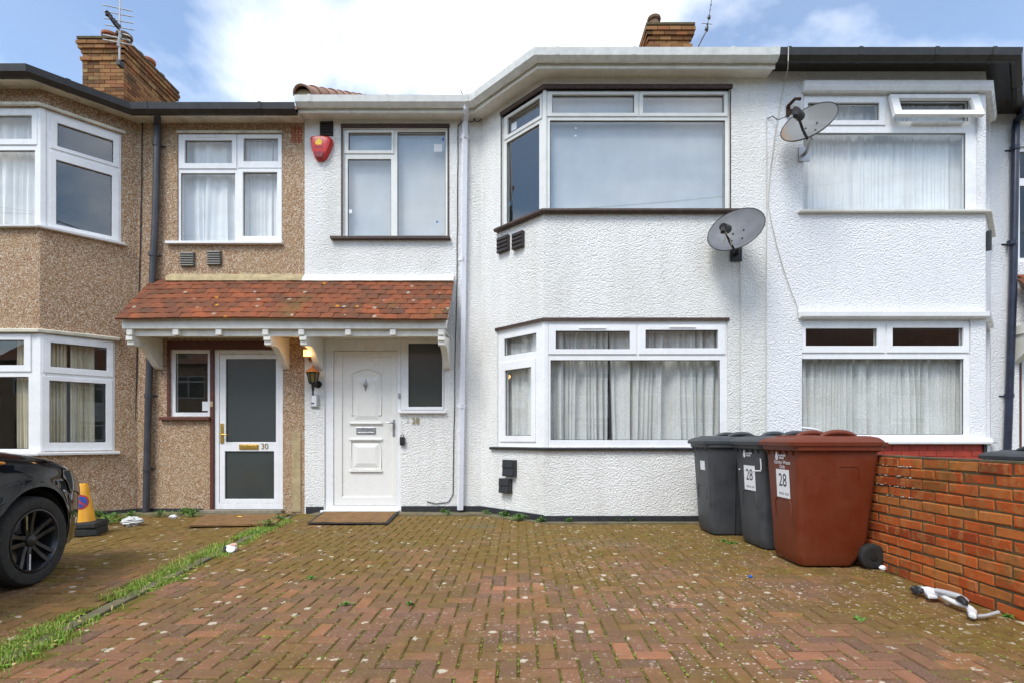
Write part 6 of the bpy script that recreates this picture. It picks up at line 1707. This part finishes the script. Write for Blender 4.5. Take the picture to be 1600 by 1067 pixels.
# ================================================================= CURTAINS
def at(F, x): return F.pu(x, -0.16)
ln_b = zt(694)
curtain(FB, at(FB, 856), at(FB, 950.5), zt(700), zt(506), -.18, 'lace', 'left lace net behind the ground floor bay window of the white house', 7, .055, 3, 'net curtain', 'net_curtain', .3)
curtain(FB, at(FB, 952), at(FB, 1131), zt(700), zt(506), -.18, 'lace', 'right lace net gathered in loose folds behind the ground floor bay window', 9, .062, 8, 'net curtain', 'net_curtain', .5)
curtain(FS, FS.pu(779, -.1), LS - .10, zt(700), zt(506), -.15, 'lace', 'lace net behind the narrow angled light of the ground floor bay', 4, .035, 5, 'net curtain', 'net_curtain', .4)
curtain(FB, at(FB, 1247), at(FB, 1522), zt(686), zt(556), -.17, 'lace', 'lace net hanging the full width of the lower right window', 19, .045, 12, 'net curtain', 'net_curtain', .1)
curtain(FB, at(FB, 1247), at(FB, 1520), zt(331), zt(150), -.20, 'net', 'white net hanging in fine folds in the upper right window', 22, .022, 17, 'net curtain', 'net_curtain')
curtain(FM, FM.pu(277, -.14), FM.pu(367, -.14), FM.pz(320, 381), FM.pz(320, 212), -.16, 'net', 'white curtain in the left half of the upper window over the tiled canopy', 4, .035, 21, 'curtain', 'curtain', .7)
curtain(FM, FM.pu(375, -.14), FM.pu(440, -.14), FM.pz(400, 381), FM.pz(400, 212), -.16, 'net', 'white curtain in the right half of the upper window over the tiled canopy', 7, .02, 22, 'curtain', 'curtain')
curtain(FL, FL.pu(-160), FL.pu(58), ztl(353), ztl(170), -.17, 'net', 'white curtain in the front light of the upper left bay', 12, .04, 25, 'curtain', 'curtain', .2)
curtain(FL, FL.pu(8), FL.pu(43), ztl(706), ztl(522), -.17, 'cream_cloth', 'cream curtain drawn aside in the front light of the lower left bay', 3, .035, 27, 'curtain', 'curtain')
curtain(FLS, FLS.pu(78), FLS.pu(106), ztl(706), ztl(524), -.17, 'cream_cloth', 'narrow cream curtain at the bay corner of the lower left angled light', 2, .03, 28, 'curtain', 'curtain')
curtain(FLS, FLS.pu(112), FLS.pu(150), ztl(706), ztl(524), -.20, 'cream_cloth', 'wide cream curtain in the middle of the lower left angled light', 3.4, .03, 29, 'curtain', 'curtain')
# pale sheets added close behind upper panes to brighten them like reflected sky
for F, u0, u1, l in ((FB, XA + .06, ub[1] - .03, 'added pale grey blind filling the front of the upper bay of the white house'),):
    tag(ob('sky_fill_sheet', MB().plate(F, u0, u1, ub[2] - .05, ub[3] + .05, (), -.150, -.147), 'infill', None, org=F.w((u0 + u1) / 2, ub[2], -.15)), l, 'infill')
tag(ob('sky_fill_sheet', MB().plate(FM, u28[0] - .01, u28[1] + .01, u28[2] - .05, u28[3] + .05, (), -.160, -.157), 'infill', None, org=FM.w((u28[0] + u28[1]) / 2, u28[2], -.16)), 'added pale grey blind behind the small upper window beside the alarm box', 'infill')

# ================================================================= ACROSS THE STREET (seen in the window glass)
OY = -17.0
FO = Fr((0, OY), (-1, 0))
def opposite(x, wallmat, lab):
    h = thing('terraced_house', lab, 'house', (x, OY - 3, 0), group='houses across the street')
    u = -x
    holes = [(u - 2.3, u - .2, .9, 2.3), (u - 2.3, u - .2, 3.5, 4.9), (u + .9, u + 2.0, 3.6, 4.9), (u + 1.0, u + 1.9, 0.1, 2.2)]
    ob('wall', MB().plate(FO, u - 3.1, u + 3.1, 0, 5.6, holes, -.3, 0), wallmat, h)
    for k, r in enumerate(holes):
        if k == 3: ob('door', MB().plate(FO, *r, (), -.1, -.05), 'red_wood', h); continue
        m_ = (r[0] + r[1]) / 2; z_ = r[3] - .4
        w_ = ob('window', MB().plate(FO, *r, [(r[0] + .07, m_ - .04, r[2] + .07, z_), (m_ + .04, r[1] - .07, r[2] + .07, z_), (r[0] + .07, m_ - .04, z_ + .08, r[3] - .07), (m_ + .04, r[1] - .07, z_ + .08, r[3] - .07)], -.1, -.04), 'upvc', h)
        ob('pane', MB().plate(FO, r[0] + .05, r[1] - .05, r[2] + .05, r[3] - .05, (), -.09, -.08), 'car_glass', w_)
    ob('roof', MB().prism([(x - 3.1, OY + .3, 5.55), (x - 3.1, OY - 3.7, 8.2), (x - 3.1, OY - 7.7, 5.55)], (6.2, 0, 0)), 'tile', h)
    ob('gutter', MB().tube([(x - 3.1, OY + .35, 5.58), (x + 3.1, OY + .35, 5.58)], .06, 8), 'gutter_black', h)
    ob('chimney', MB().cube(x + 2.6, x + 3.5, OY - 4.4, OY - 3.4, 7, 9.2), 'brick_stock', h)
for k in range(-5, 5):
    opposite(3.1 + 6.2 * k, 'pebble' if k % 3 else 'white_wall2', 'pale pebbledashed house across the street, mirrored in the window glass' if k % 3 else 'smooth white house across the street, mirrored in the window glass')
for k, (x0, z0, x1, z1) in enumerate(((-16, 8.0, 18, 10.6), (-18, 7.3, 16, 9.7), (-14, 6.9, 20, 9.0), (16, 7.4, -20, 9.6))):
    y_ = -2.6 - .45 * k
    P = [Vector((x0 + (x1 - x0) * t, y_ - 1.5 * t, z0 + (z1 - z0) * t - 1.0 * math.sin(math.pi * t))) for t in [i / 24 for i in range(25)]]
    tag(ob('overhead_wire', MB().tube(P, .016, 5), 'cable_black', None, org=tuple(P[0])), 'black overhead wire across the street, mirrored in the upper panes', 'wire', 'overhead wires')
